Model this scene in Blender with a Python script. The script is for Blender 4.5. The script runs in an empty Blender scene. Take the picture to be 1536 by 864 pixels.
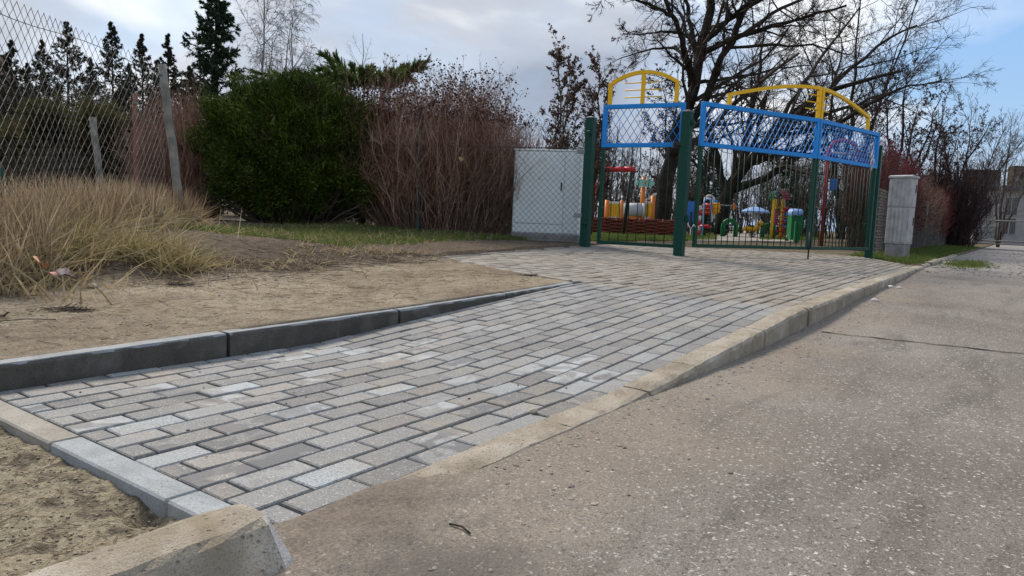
import bpy, math, random
import numpy as np
from mathutils import Matrix, Vector

random.seed(7)
rng = np.random.default_rng(7)
R = math.radians
scene = bpy.context.scene
col = scene.collection

# ------------------------------------------------------------------ camera
FPX, PITCH, ROLL, CAMH = 1060.0, 0.0992, 0.0413, 0.6513      # focal length in photo pixels, tilt, roll, height
AZ, X0, Y0 = 0.6140, -0.3610, 1.5273                          # kerb direction and the kerb corner
cp, sp, cr, sr = math.cos(PITCH), math.sin(PITCH), math.cos(ROLL), math.sin(ROLL)
FWD = np.array([0, cp, -sp]); DN0 = np.array([0, -sp, -cp]); RT0 = np.array([1.0, 0, 0])
RT = cr * RT0 - sr * DN0
DN = cr * DN0 + sr * RT0
cam = bpy.data.cameras.new('camera')
cam.sensor_width = 36.0
cam.lens = FPX / 1536 * 36.0
cam.clip_start = 0.02
cam.clip_end = 2000
cam_ob = bpy.data.objects.new('camera', cam)
col.objects.link(cam_ob)
m = Matrix.Identity(4)
for i in range(3):
    m[i][0] = RT[i]; m[i][1] = -DN[i]; m[i][2] = -FWD[i]
m[2][3] = CAMH
cam_ob.matrix_world = m
scene.camera = cam_ob

# ------------------------------------------------------------------ sky, sun, exposure
SUN_AZ, SUN_EL = R(-36), R(44)          # azimuth measured from +Y towards +X
world = bpy.data.worlds.new('World')
scene.world = world
world.use_nodes = True
wn, wl = world.node_tree.nodes, world.node_tree.links
wn.clear()
w_out = wn.new('ShaderNodeOutputWorld')
w_bg = wn.new('ShaderNodeBackground')
w_bg.inputs['Strength'].default_value = 0.13
sky = wn.new('ShaderNodeTexSky')
sky.sky_type = 'NISHITA'
sky.sun_disc = False
sky.sun_elevation = SUN_EL
sky.sun_rotation = SUN_AZ
sky.air_density = 1.6; sky.dust_density = 1.0; sky.ozone_density = 1.5
tc = wn.new('ShaderNodeTexCoord')
sep = wn.new('ShaderNodeSeparateXYZ')
wl.new(tc.outputs['Generated'], sep.inputs[0])
def wmath(op, a, b=None, clamp=False):
    n = wn.new('ShaderNodeMath'); n.operation = op; n.use_clamp = clamp
    for i, v in enumerate((a, b)):
        if v is None: continue
        if isinstance(v, (int, float)): n.inputs[i].default_value = v
        else: wl.new(v, n.inputs[i])
    return n.outputs[0]
zz = wmath('ADD', wmath('ABSOLUTE', sep.outputs['Z']), 0.36)
comb = wn.new('ShaderNodeCombineXYZ')
wl.new(wmath('DIVIDE', sep.outputs['X'], zz), comb.inputs[0])
wl.new(wmath('DIVIDE', sep.outputs['Y'], zz), comb.inputs[1])
def wnoise(scale, detail, rough, off):
    mp = wn.new('ShaderNodeMapping'); mp.inputs['Location'].default_value = off
    wl.new(comb.outputs[0], mp.inputs[0])
    n = wn.new('ShaderNodeTexNoise'); n.inputs['Scale'].default_value = scale
    n.inputs['Detail'].default_value = detail; n.inputs['Roughness'].default_value = rough
    n.inputs['Distortion'].default_value = 0.4
    wl.new(mp.outputs[0], n.inputs['Vector'])
    return n.outputs['Fac']
def wramp(fac, stops):
    r = wn.new('ShaderNodeValToRGB'); wl.new(fac, r.inputs[0])
    e = r.color_ramp.elements
    while len(e) < len(stops): e.new(0.5)
    for k, (p, c) in zip(e, stops): k.position = p; k.color = c
    return r.outputs[0]
def wmix(fac, a, b):
    n = wn.new('ShaderNodeMix'); n.data_type = 'RGBA'
    wl.new(fac, n.inputs[0])
    for s, v in ((6, a), (7, b)):
        if isinstance(v, tuple): n.inputs[s].default_value = v
        else: wl.new(v, n.inputs[s])
    return n.outputs[2]
# thin blue showing between sheets of cloud
CLOUD_OFF = (0.4, 5.2, 0.0)
cover = wramp(wnoise(0.95, 6, 0.5, CLOUD_OFF), [(0.38, (0, 0, 0, 1)), (0.56, (1, 1, 1, 1))])
shade = wramp(wnoise(1.5, 5, 0.45, (8.3, 4.9, 2.0)), [(0.36, (1.85, 2.1, 2.6, 1)), (0.50, (3.1, 3.3, 3.7, 1)), (0.64, (7.0, 6.85, 6.6, 1))])
blue = wn.new('ShaderNodeMix'); blue.data_type = 'RGBA'; blue.blend_type = 'MIX'
blue.inputs[0].default_value = 0.7
wl.new(sky.outputs[0], blue.inputs[6]); blue.inputs[7].default_value = (0.9, 1.95, 4.0, 1)
wl.new(wmix(cover, blue.outputs[2], shade), w_bg.inputs['Color'])
wl.new(w_bg.outputs[0], w_out.inputs['Surface'])

sun_d = bpy.data.lights.new('sun', 'SUN')
sun_d.energy = 2.7
sun_d.angle = R(14)
sun_d.color = (1.0, 0.89, 0.75)
sun = bpy.data.objects.new('sun', sun_d)
col.objects.link(sun)
sd = Vector((math.sin(SUN_AZ) * math.cos(SUN_EL), math.cos(SUN_AZ) * math.cos(SUN_EL), math.sin(SUN_EL)))
sun.rotation_euler = sd.to_track_quat('Z', 'Y').to_euler()
sun.location = (0, 0, 12)

vs = scene.view_settings
vs.view_transform = 'Standard'
vs.look = 'None'
vs.gamma = 1.0
vs.exposure = 0.65
vs.use_curve_mapping = False

# ------------------------------------------------------------------ frames
def W(x, y, depth):
    """photo pixel at a distance (world Y) -> world point"""
    d = FWD + (x - 768) / FPX * RT + (y - 432) / FPX * DN
    return np.array([0, 0, CAMH]) + d * depth / d[1]
def WZ(x, y, z):
    d = FWD + (x - 768) / FPX * RT + (y - 432) / FPX * DN
    return np.array([0, 0, CAMH]) + d * (z - CAMH) / d[2]
U = np.array([math.sin(AZ), math.cos(AZ), 0.0]); V = np.array([-math.cos(AZ), math.sin(AZ), 0.0])
def to_sv(P):
    q = np.asarray(P, float)[..., :2] - np.array([X0, Y0])
    return q @ U[:2], q @ V[:2]
def sv(s, v, z=0.0):
    return np.array([X0, Y0, 0]) + s * U + v * V + np.array([0, 0, z])
SVM = Matrix(((U[0], V[0], 0, X0), (U[1], V[1], 0, Y0), (0, 0, 1, 0), (0, 0, 0, 1)))

def smooth(a, b, x):
    t = np.clip((np.asarray(x, float) - a) / (b - a), 0, 1)
    return t * t * (3 - 2 * t)
_s = [-9, 1.2, 1.93, 2.56, 3.35, 3.78, 5.44, 7.3, 10.2, 12, 60]
_z = [0.0, 0.004, 0.044, 0.08, 0.122, 0.137, 0.152, 0.165, 0.178, 0.19, 0.20]
def zr(s): return np.interp(s, _s, _z)
_ss = [-1, 0.9, 2.77, 3.7, 4.1, 7.7, 12]
_sl = [0.0, 0.0, 0.016, 0.024, 0.020, 0.033, 0.05]
def pave_z(s, v): return zr(s) + np.interp(s, _ss, _sl) * np.clip(v, 0, 5)
def road_z(s, v=-1.0):
    return np.interp(s, [-30, 2.6, 3.7, 5.7, 7.4, 10.8, 14, 400], [0, 0.0, 0.02, 0.06, 0.095, 0.15, 0.17, 0.18]) * smooth(-14, -0.5, v) + 0.0
def kerb_top_left(s): return np.interp(s, [-3, -0.1, 0.72, 1.76, 2.77, 3.7, 5], [0.085, 0.092, 0.105, 0.120, 0.146, 0.175, 0.18])
def wav(x, y, f, ph): return np.sin(x * f + ph) * np.cos(y * f * 1.17 + ph * 1.7)
def lumps(s, v):
    return 0.010 * wav(s, v, 2.3, 0.4) + 0.007 * wav(s, v, 5.1, 1.9) + 0.004 * wav(s, v, 11.0, 2.2) + 0.0025 * wav(s, v, 23.0, 0.7)
def bank(s, v):
    return 0.16 * smooth(3.2, 4.2, v + 0.20 * np.sin(s * 2.1) + 0.08 * np.sin(s * 6.7)) * (1 - smooth(2.2, 4.2, s)) * smooth(-4, -1, s)
def dirt_z(s, v):
    s = np.asarray(s, float); v = np.asarray(v, float)
    base = 0.088 + 0.0225 * np.clip(s, -2, 14) + 0.036 * (np.clip(v, 0, 9) - 1.6)
    far = smooth(7.6, 11.0, s + 0.25 * v)
    base = np.minimum(base, 0.42) * (1 - far) + 0.27 * far
    near = 1 - smooth(-0.62, -0.30, s)
    front = 0.00 - 0.035 * (1 - smooth(0.02, 0.5, v)) * 0 + 0.02 * (1 - smooth(0.0, 0.35, v))
    fr = (1 - smooth(-0.20, -0.17, s)) * (1 - smooth(1.45, 1.75, v))
    hole = 0.06 * np.exp(-(((s + 0.285) / 0.035) ** 2 + ((v - 0.30) / 0.07) ** 2))
    z = base * (1 - fr) + (front - 0.020 - hole + 0.006 * wav(s, v, 17, 0.6) + 0.005 * wav(s, v, 41, 1.6) + 0.003 * wav(s, v, 83, 2.6)) * fr
    lump = lumps(s, v) * np.clip(0.25 + smooth(1.7, 2.4, v), 0, 1) * (1 - smooth(14, 30, np.abs(s)))
    return z + lump * (1 - 0.4 * fr) + bank(s, v)
RIGHT_END = 11.0
def inside_paving(s, v):
    grey = (s > -0.22) & (s < 3.80) & (v < 1.60)
    vl = 3.53 + 0.07 * (s - 4.1)
    beige = (s >= 3.72 + 0.22 * np.clip(v - 1.55, 0, 9)) & (v < vl) & (s < 8.6)
    gate = (s >= 8.6) & (v < 3.9 - (s - 8.6) * 0.80) & (s < 12.1) & (v > (s - RIGHT_END) * 0.75)
    return (grey | beige | gate) & (v > -0.06)
def ground_z(s, v):
    s = np.asarray(s, float); v = np.asarray(v, float)
    z = dirt_z(s, v)
    z = np.where(inside_paving(s, v), pave_z(s, v) - 0.085, z)
    verge = (s > 10.6) & (v > -0.06) & ~inside_paving(s, v)
    zv = 0.205 + 0.05 * smooth(0.2, 1.5, v) + 0.3 * lumps(s, v)
    z = np.where(verge & (v < 3), zv * (1 - smooth(2, 3, v)) + z * smooth(2, 3, v), z)
    rd = v <= -0.06
    z = np.where(rd, road_z(s, v) - 0.03, z)
    blk = (s < -0.22) & (v > -0.06) & (v < 0.035)
    return np.where(blk, -0.05, z)
def gz(P):
    s, v = to_sv(P)
    return float(ground_z(s, v))

# ------------------------------------------------------------------ object helpers
def tag(o, label=None, cat=None, group=None, kind=None):
    if label: o['label'] = label
    if cat: o['category'] = cat
    if group: o['group'] = group
    if kind: o['kind'] = kind
    return o
def empty(name, loc=(0, 0, 0), rz=0.0):
    o = bpy.data.objects.new(name, None)
    o.empty_display_size = 0.2
    o.location = loc; o.rotation_euler = (0, 0, rz)
    col.objects.link(o)
    return o
def mesh_np(name, verts, loops, counts, smooth_=False):
    """verts (n,3); loops flat vertex indices; counts loops per face"""
    me = bpy.data.meshes.new(name)
    verts = np.asarray(verts, np.float32); loops = np.asarray(loops, np.int32); counts = np.asarray(counts, np.int32)
    me.vertices.add(len(verts)); me.vertices.foreach_set('co', verts.ravel())
    me.loops.add(len(loops)); me.loops.foreach_set('vertex_index', loops)
    me.polygons.add(len(counts))
    me.polygons.foreach_set('loop_start', np.concatenate(([0], np.cumsum(counts)[:-1])).astype(np.int32))
    me.polygons.foreach_set('loop_total', counts)
    me.polygons.foreach_set('use_smooth', np.full(len(counts), smooth_, bool))
    me.update(calc_edges=True)
    me.validate()
    return me
def link(name, me, mat, parent=None):
    o = bpy.data.objects.new(name, me)
    if mat is not None and len(me.materials) == 0:
        me.materials.append(mat)
    col.objects.link(o)
    if parent is not None: o.parent = parent
    return o
class MB:
    """collects shapes, builds ONE mesh object"""
    def __init__(s): s.v = []; s.l = []; s.c = []; s.n = 0
    def add(s, verts, faces):
        verts = np.asarray(verts, float)
        for f in faces:
            s.l.extend([i + s.n for i in f]); s.c.append(len(f))
        s.v.append(verts); s.n += len(verts); return s
    def add_np(s, verts, quads):
        s.v.append(np.asarray(verts, float).reshape(-1, 3)); q = np.asarray(quads, int)
        s.l.extend((q + s.n).ravel().tolist()); s.c.extend([q.shape[1]] * len(q)); s.n += len(s.v[-1]); return s
    def box(s, c, size, ax=None, bev=0.0):
        c = np.asarray(c, float); h = np.asarray(size, float) / 2
        A = np.eye(3) if ax is None else np.asarray(ax, float)
        if bev <= 0:
            P = np.array([[x, y, z] for z in (-1, 1) for y in (-1, 1) for x in (-1, 1)]) * h
            F = [(0, 2, 3, 1), (4, 5, 7, 6), (0, 1, 5, 4), (2, 6, 7, 3), (0, 4, 6, 2), (1, 3, 7, 5)]
            return s.add(P @ A + c, F)
        b = min(bev, h.min() * 0.9)
        P = []
        idx = {}
        for sx in (-1, 1):
            for sy in (-1, 1):
                for sz in (-1, 1):
                    for a in range(3):
                        q = np.array([sx, sy, sz]) * (h - b)
                        q[a] = (sx, sy, sz)[a] * h[a]
                        idx[(sx, sy, sz, a)] = len(P); P.append(q)
        F = []
        g = lambda x, y, z, a: idx[(x, y, z, a)]
        for k in (-1, 1):
            f = [g(k, -1, -1, 0), g(k, 1, -1, 0), g(k, 1, 1, 0), g(k, -1, 1, 0)]; F.append(f if k > 0 else f[::-1])
            f = [g(-1, k, -1, 1), g(-1, k, 1, 1), g(1, k, 1, 1), g(1, k, -1, 1)]; F.append(f if k > 0 else f[::-1])
            f = [g(-1, -1, k, 2), g(1, -1, k, 2), g(1, 1, k, 2), g(-1, 1, k, 2)]; F.append(f if k > 0 else f[::-1])
        for i in (-1, 1):
            for j in (-1, 1):
                F.append([g(i, j, -1, 0), g(i, j, 1, 0), g(i, j, 1, 1), g(i, j, -1, 1)])
                F.append([g(i, -1, j, 0), g(i, 1, j, 0), g(i, 1, j, 2), g(i, -1, j, 2)])
                F.append([g(-1, i, j, 1), g(1, i, j, 1), g(1, i, j, 2), g(-1, i, j, 2)])
                for k in (-1, 1):
                    F.append([g(i, j, k, 0), g(i, j, k, 1), g(i, j, k, 2)])
        return s.add(np.array(P) @ A + c, F)
    def tube(s, pts, r, sides=8, caps=True):
        pts = np.asarray(pts, float); n = len(pts)
        r = np.full(n, r) if np.isscalar(r) else np.asarray(r, float)
        t = np.gradient(pts, axis=0); t /= np.linalg.norm(t, axis=1, keepdims=True) + 1e-12
        ref = np.array([0.31, 0.17, 0.93]) if abs(t[0][2]) < 0.85 else np.array([0.93, 0.3, 0.1])
        a = None; rings = []
        for i in range(n):
            a = (ref if a is None else a); a = a - t[i] * (a @ t[i]); a /= np.linalg.norm(a) + 1e-12
            b = np.cross(t[i], a)
            th = np.arange(sides) * 2 * math.pi / sides + math.pi / sides
            rings.append(pts[i] + r[i] * (np.cos(th)[:, None] * a + np.sin(th)[:, None] * b))
        F = []
        for i in range(n - 1):
            for k in range(sides):
                k2 = (k + 1) % sides
                F.append((i * sides + k, i * sides + k2, (i + 1) * sides + k2, (i + 1) * sides + k))
        if caps:
            F.append(tuple(range(sides))[::-1]); F.append(tuple((n - 1) * sides + k for k in range(sides)))
        return s.add(np.concatenate(rings), F)
    def prism(s, poly, z0, z1, ax=None, org=(0, 0, 0)):
        """polygon in local xy extruded along local z"""
        A = np.eye(3) if ax is None else np.asarray(ax, float)
        n = len(poly)
        P = np.array([[x, y, z0] for x, y in poly] + [[x, y, z1] for x, y in poly]) @ A + np.asarray(org, float)
        F = [tuple(range(n))[::-1], tuple(range(n, 2 * n))] + [(i, (i + 1) % n, n + (i + 1) % n, n + i) for i in range(n)]
        return s.add(P, F)
    def lathe(s, prof, c, sides=16):
        c = np.asarray(c, float); P = []; F = []
        for r, z in prof:
            for k in range(sides):
                a = 2 * math.pi * k / sides; P.append(c + np.array([r * math.cos(a), r * math.sin(a), z]))
        for i in range(len(prof) - 1):
            for k in range(sides):
                k2 = (k + 1) % sides; F.append((i * sides + k, i * sides + k2, (i + 1) * sides + k2, (i + 1) * sides + k))
        F.append(tuple(range(sides))[::-1]); F.append(tuple((len(prof) - 1) * sides + k for k in range(sides)))
        return s.add(np.array(P), F)
    def build(s, name, mat, parent=None, sm=False, off=None):
        v = np.concatenate(s.v) if s.v else np.zeros((0, 3))
        if off is not None: v = v - np.asarray(off, float)
        return link(name, mesh_np(name, v, s.l, s.c, sm), mat, parent)

def tubes_np(P, Rr, sides=3):
    """many polylines (N,K,3) with radii (N,K) -> verts, quads"""
    N, K, _ = P.shape
    T = np.gradient(P, axis=1); T /= np.linalg.norm(T, axis=2, keepdims=True) + 1e-9
    ref = rng.normal(size=(N, 1, 3)); A = ref - T * (ref * T).sum(2, keepdims=True)
    A /= np.linalg.norm(A, axis=2, keepdims=True) + 1e-9
    B = np.cross(T, A)
    th = np.arange(sides) * 2 * math.pi / sides
    vtx = P[:, :, None, :] + Rr[:, :, None, None] * (np.cos(th)[None, None, :, None] * A[:, :, None, :] + np.sin(th)[None, None, :, None] * B[:, :, None, :])
    base = (np.arange(N) * K * sides)[:, None, None]
    i = np.arange(K - 1)[None, :, None] * sides; k = np.arange(sides)[None, None, :]; k2 = (k + 1) % sides
    q = np.stack([base + i + k, base + i + k2, base + i + sides + k2, base + i + sides + k], -1).reshape(-1, 4)
    return vtx.reshape(-1, 3), q
def blades_np(base, d, L, w, bend, segs=2, flat=None):
    """tapering flat blades: base (N,3), unit direction d, length, width, sideways bend vector -> verts, quads (last degenerate tip kept as thin quad)"""
    N = len(base)
    side = np.cross(d, rng.normal(size=(N, 3))) if flat is None else np.cross(d, flat)
    side /= np.linalg.norm(side, axis=1, keepdims=True) + 1e-9
    rows = []
    for k in range(segs + 1):
        t = k / segs
        c = base + d * (L * t)[:, None] + bend * (t * t)
        ww = (w * (1 - t) ** 0.7 + 0.0004)[:, None] * side * 0.5
        rows.append(np.stack([c - ww, c + ww], 1))
    vtx = np.stack(rows, 1)
    n = (segs + 1) * 2
    b = (np.arange(N) * n)[:, None]
    k = np.arange(segs)[None, :] * 2
    q = np.stack([b + k, b + k + 1, b + k + 3, b + k + 2], -1).reshape(-1, 4)
    return vtx.reshape(-1, 3), q
def cards_np(pos, size, aspect=1.0, nrm=None):
    """pointed leaf quads"""
    N = len(pos)
    a = rng.normal(size=(N, 3)); a /= np.linalg.norm(a, axis=1, keepdims=True)
    b = np.cross(a, rng.normal(size=(N, 3)) if nrm is None else nrm); b /= np.linalg.norm(b, axis=1, keepdims=True) + 1e-9
    s = np.broadcast_to(np.asarray(size, float), (N,))[:, None]
    vtx = np.stack([pos, pos + a * s * 0.5 + b * s * 0.35 * aspect, pos + a * s, pos + a * s * 0.5 - b * s * 0.35 * aspect], 1)
    return vtx.reshape(-1, 3), np.arange(N * 4).reshape(-1, 4)
def build_np(name, parts, mat, parent=None, sm=False, off=(0, 0, 0)):
    vs_, ls, n = [], [], 0
    for v, q in parts:
        vs_.append(v); ls.append(q + n); n += len(v)
    v = np.concatenate(vs_) - np.asarray(off, float); q = np.concatenate(ls)
    return link(name, mesh_np(name, v, q.ravel(), np.full(len(q), 4), sm), mat, parent)
def spawn(P, Rr, n, t0, t1, ang, lf, K=5, up=0.0, wig=0.12, rf=0.55, rmin=0.002, lenabs=None, tip=0.3, angsd=0.2):
    N, Kp, _ = P.shape
    idx = np.repeat(np.arange(N), n); t = rng.uniform(t0, t1, N * n)
    f = t * (Kp - 1); i0 = np.minimum(f.astype(int), Kp - 2); w = (f - i0)[:, None]
    pos = P[idx, i0] * (1 - w) + P[idx, i0 + 1] * w
    d = P[idx, i0 + 1] - P[idx, i0]; d /= np.linalg.norm(d, axis=1, keepdims=True) + 1e-9
    r = Rr[idx, i0] * (1 - w[:, 0]) + Rr[idx, i0 + 1] * w[:, 0]
    plen = np.linalg.norm(np.diff(P, axis=1), axis=2).sum(1)[idx]
    L = (plen * lf if lenabs is None else np.full(N * n, lenabs)) * rng.uniform(0.55, 1.2, N * n) * (1.1 - 0.5 * t)
    pr = np.cross(d, rng.normal(size=d.shape)); pr /= np.linalg.norm(pr, axis=1, keepdims=True) + 1e-9
    a = rng.normal(ang, angsd, N * n)[:, None]
    d = np.cos(a) * d + np.sin(a) * pr
    pts = [pos]; step = (L / (K - 1))[:, None]
    for k in range(1, K):
        d = d + wig * rng.normal(size=d.shape) + np.array([0, 0, up]); d /= np.linalg.norm(d, axis=1, keepdims=True)
        pts.append(pts[-1] + d * step)
    Q = np.stack(pts, 1)
    r0 = np.maximum(r * rf, rmin)
    RR = r0[:, None] * np.linspace(1, tip, K)[None, :]
    return Q, np.maximum(RR, rmin * 0.5)
def resample(path, K, jit=0.0):
    p = np.asarray(path, float)
    L = np.concatenate(([0], np.cumsum(np.linalg.norm(np.diff(p[:, :3], axis=0), axis=1))))
    t = np.linspace(0, L[-1], K)
    q = np.stack([np.interp(t, L, p[:, i]) for i in range(p.shape[1])], 1)
    q[1:-1, :3] += rng.normal(size=(K - 2, 3)) * jit
    return q
def along(P, n, t0=0.0, t1=1.0):
    N, K, _ = P.shape
    idx = np.repeat(np.arange(N), n); f = rng.uniform(t0, t1, N * n) * (K - 1)
    i0 = np.minimum(f.astype(int), K - 2); w = (f - i0)[:, None]
    return P[idx, i0] * (1 - w) + P[idx, i0 + 1] * w

# ------------------------------------------------------------------ materials
class NT:
    def __init__(s, name):
        s.m = bpy.data.materials.new(name); s.m.use_nodes = True
        s.t = s.m.node_tree; s.n = s.t.nodes; s.k = s.t.links
        s.b = s.n['Principled BSDF']
    def put(s, sock, v):
        if isinstance(v, (int, float)): sock.default_value = v
        elif isinstance(v, tuple): sock.default_value = v if len(v) == 4 or sock.type == 'VECTOR' else (*v, 1)
        else: s.k.new(v, sock)
    def obj(s):
        return s.n.new('ShaderNodeTexCoord').outputs['Object']
    def pos(s):
        return s.n.new('ShaderNodeNewGeometry').outputs['Position']
    def island(s):
        return s.n.new('ShaderNodeNewGeometry').outputs['Random Per Island']
    def rand(s):
        return s.n.new('ShaderNodeObjectInfo').outputs['Random']
    def noise(s, vec, scale, detail=4, rough=0.55, dist=0.0, col=False):
        n = s.n.new('ShaderNodeTexNoise'); s.k.new(vec, n.inputs['Vector'])
        n.inputs['Scale'].default_value = scale; n.inputs['Detail'].default_value = detail
        n.inputs['Roughness'].default_value = rough; n.inputs['Distortion'].default_value = dist
        return n.outputs['Color' if col else 'Fac']
    def vor(s, vec, scale, out='Distance', rnd=1.0):
        n = s.n.new('ShaderNodeTexVoronoi'); s.k.new(vec, n.inputs['Vector'])
        n.inputs['Scale'].default_value = scale; n.inputs['Randomness'].default_value = rnd
        return n.outputs[out]
    def scale(s, vec, sc):
        n = s.n.new('ShaderNodeMapping'); s.k.new(vec, n.inputs[0]); n.inputs['Scale'].default_value = sc
        return n.outputs[0]
    def ramp(s, fac, stops, interp='LINEAR'):
        r = s.n.new('ShaderNodeValToRGB'); s.k.new(fac, r.inputs[0]); e = r.color_ramp.elements
        r.color_ramp.interpolation = interp
        while len(e) < len(stops): e.new(0.5)
        for q, (p, c) in zip(e, stops):
            q.position = p; q.color = (c, c, c, 1) if isinstance(c, (int, float)) else (*c, 1)
        return r.outputs[0]
    def math(s, op, a, b=0.0, clamp=False):
        n = s.n.new('ShaderNodeMath'); n.operation = op; n.use_clamp = clamp
        s.put(n.inputs[0], a); s.put(n.inputs[1], b); return n.outputs[0]
    def mix(s, fac, a, b, mode='MIX'):
        n = s.n.new('ShaderNodeMix'); n.data_type = 'RGBA'; n.blend_type = mode; n.clamp_factor = True
        s.put(n.inputs[0], fac); s.put(n.inputs[6], a); s.put(n.inputs[7], b); return n.outputs[2]
    def xyz(s, vec):
        n = s.n.new('ShaderNodeSeparateXYZ'); s.k.new(vec, n.inputs[0]); return n.outputs
    def sstep(s, x, a, b):
        n = s.n.new('ShaderNodeMapRange'); n.interpolation_type = 'SMOOTHSTEP'
        s.put(n.inputs['Value'], x); n.inputs['From Min'].default_value = a; n.inputs['From Max'].default_value = b
        return n.outputs[0]
    def bump(s, h, strength, dist=0.01):
        n = s.n.new('ShaderNodeBump'); n.inputs['Strength'].default_value = strength; n.inputs['Distance'].default_value = dist
        s.k.new(h, n.inputs['Height']); s.k.new(n.outputs[0], s.b.inputs['Normal'])
    def done(s, color, rough=0.8, spec=0.3, metal=0.0):
        s.put(s.b.inputs['Base Color'], color); s.put(s.b.inputs['Roughness'], rough)
        s.b.inputs['Specular IOR Level'].default_value = spec; s.b.inputs['Metallic'].default_value = metal
        return s.m

def paint(name, c, rough=0.45, wear=0.25, spec=0.4):
    t = NT(name); p = t.obj()
    n = t.noise(p, 9, 5, 0.65)
    cc = t.mix(t.ramp(n, [(0.35, 0.0), (0.75, wear)]), c, tuple(x * 0.55 + 0.02 for x in c))
    d = t.noise(p, 70, 3, 0.6)
    cc = t.mix(t.ramp(d, [(0.60, 0.0), (0.74, wear)]), cc, (0.25, 0.24, 0.21))
    t.bump(t.noise(p, 60, 3), 0.08, 0.004)
    return t.done(cc, t.ramp(n, [(0.3, rough - 0.08), (0.8, rough + 0.2)]), spec)
def foliage(name, stops, rough=0.7, scale=3.0, mixn=0.5, trans=0.0):
    t = NT(name)
    isl = t.island(); n = t.noise(t.pos(), scale, 3)
    f = t.math('ADD', t.math('MULTIPLY', isl, 1 - mixn), t.math('MULTIPLY', n, mixn))
    c = t.ramp(f, stops)
    t.done(c, rough, 0.15)
    if trans:
        tr = t.n.new('ShaderNodeBsdfTranslucent'); t.k.new(c, tr.inputs['Color'])
        mx = t.n.new('ShaderNodeMixShader'); mx.inputs[0].default_value = trans
        t.k.new(t.b.outputs[0], mx.inputs[1]); t.k.new(tr.outputs[0], mx.inputs[2])
        t.k.new(mx.outputs[0], t.n['Material Output'].inputs['Surface'])
    return t.m
def plain(name, stops, scale=8, rough=0.8, bump=0.3, bscale=40, bd=0.01, spec=0.25):
    t = NT(name); p = t.obj()
    n = t.noise(p, scale, 6, 0.6)
    if bump: t.bump(t.noise(p, bscale, 5, 0.65), bump, bd)
    return t.done(t.ramp(n, stops), rough, spec)

def brick_material(name, beige):
    t = NT(name); p = t.pos()
    r1 = t.math('FRACT', t.math('ADD', t.rand(), t.island()))
    r2 = t.math('FRACT', t.math('MULTIPLY', r1, 17.37)); r3 = t.math('FRACT', t.math('MULTIPLY', r1, 41.73))
    if beige:
        base = t.ramp(r1, [(0.0, (0.18, 0.152, 0.115)), (0.35, (0.255, 0.222, 0.175)), (0.7, (0.30, 0.265, 0.213)), (0.92, (0.335, 0.305, 0.255)), (1.0, (0.24, 0.18, 0.125))])
    else:
        sdot = t.n.new('ShaderNodeVectorMath'); sdot.operation = 'DOT_PRODUCT'; t.k.new(p, sdot.inputs[0]); sdot.inputs[1].default_value = (U[0], U[1], 0)
        son = t.math('SUBTRACT', sdot.outputs['Value'], float(X0 * U[0] + Y0 * U[1]))
        used = t.math('SUBTRACT', 1.0, t.sstep(son, 1.5, 2.6))            # reused, stained pavers lie in the first stretch
        clean = t.ramp(r1, [(0.0, (0.195, 0.195, 0.186)), (0.5, (0.25, 0.25, 0.24)), (0.93, (0.305, 0.305, 0.293)), (1.0, (0.33, 0.305, 0.26))])
        mixed = t.ramp(r1, [(0.0, (0.16, 0.155, 0.15)), (0.12, (0.20, 0.20, 0.19)), (0.45, (0.248, 0.248, 0.237)), (0.76, (0.30, 0.302, 0.29)), (0.80, (0.32, 0.302, 0.270)), (0.87, (0.225, 0.207, 0.185)), (0.93, (0.34, 0.36, 0.358)), (1.0, (0.39, 0.42, 0.42))])
        base = t.mix(used, clean, mixed)
    # fine grains of light and dark aggregate
    g = t.noise(p, 190, 3, 0.75)
    base = t.mix(t.ramp(g, [(0.38, 0.7), (0.53, 0.0)]), base, (0.10, 0.096, 0.09))
    base = t.mix(t.ramp(t.noise(p, 140, 2, 0.6), [(0.58, 0.0), (0.68, 0.6)]), base, (0.55, 0.55, 0.53))
    cl = t.noise(p, 7, 4, 0.6)
    base = t.mix(t.ramp(cl, [(0.35, 0.35), (0.62, 0.0)]), base, (0.22, 0.20, 0.175), 'MIX')
    if not beige:
        st = t.noise(p, 9, 3, 0.5, 1.2)
        lime = t.math('MULTIPLY', t.ramp(st, [(0.46, 0.0), (0.60, 1.0)]), t.ramp(r2, [(0.82, 0.0), (0.88, 0.65)], 'LINEAR'))
        lime = t.math('MULTIPLY', lime, used)
        base = t.mix(lime, base, (0.43, 0.455, 0.45))
        wet = t.math('MULTIPLY', t.ramp(t.noise(p, 7.5, 3, 0.5, 1.0), [(0.46, 1.0), (0.51, 0.0)]), t.ramp(r3, [(0.76, 0.0), (0.80, 0.75)]))
        wet = t.math('MULTIPLY', wet, used)
        base = t.mix(wet, base, (0.13, 0.13, 0.132))
    sand = t.math('MULTIPLY', t.ramp(t.noise(p, 3.2, 5, 0.65), [(0.52, 0.0), (0.70, 0.6)]), t.ramp(t.noise(p, 45, 3), [(0.4, 0.2), (0.65, 1.0)]))
    base = t.mix(sand, base, (0.34, 0.28, 0.20))
    h = t.math('ADD', t.math('MULTIPLY', g, 0.5), t.math('MULTIPLY', t.noise(p, 60, 4), 0.8))
    t.bump(h, 0.55, 0.004)
    return t.done(base, t.ramp(cl, [(0.3, 0.72), (0.7, 0.9)]), 0.3)

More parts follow.
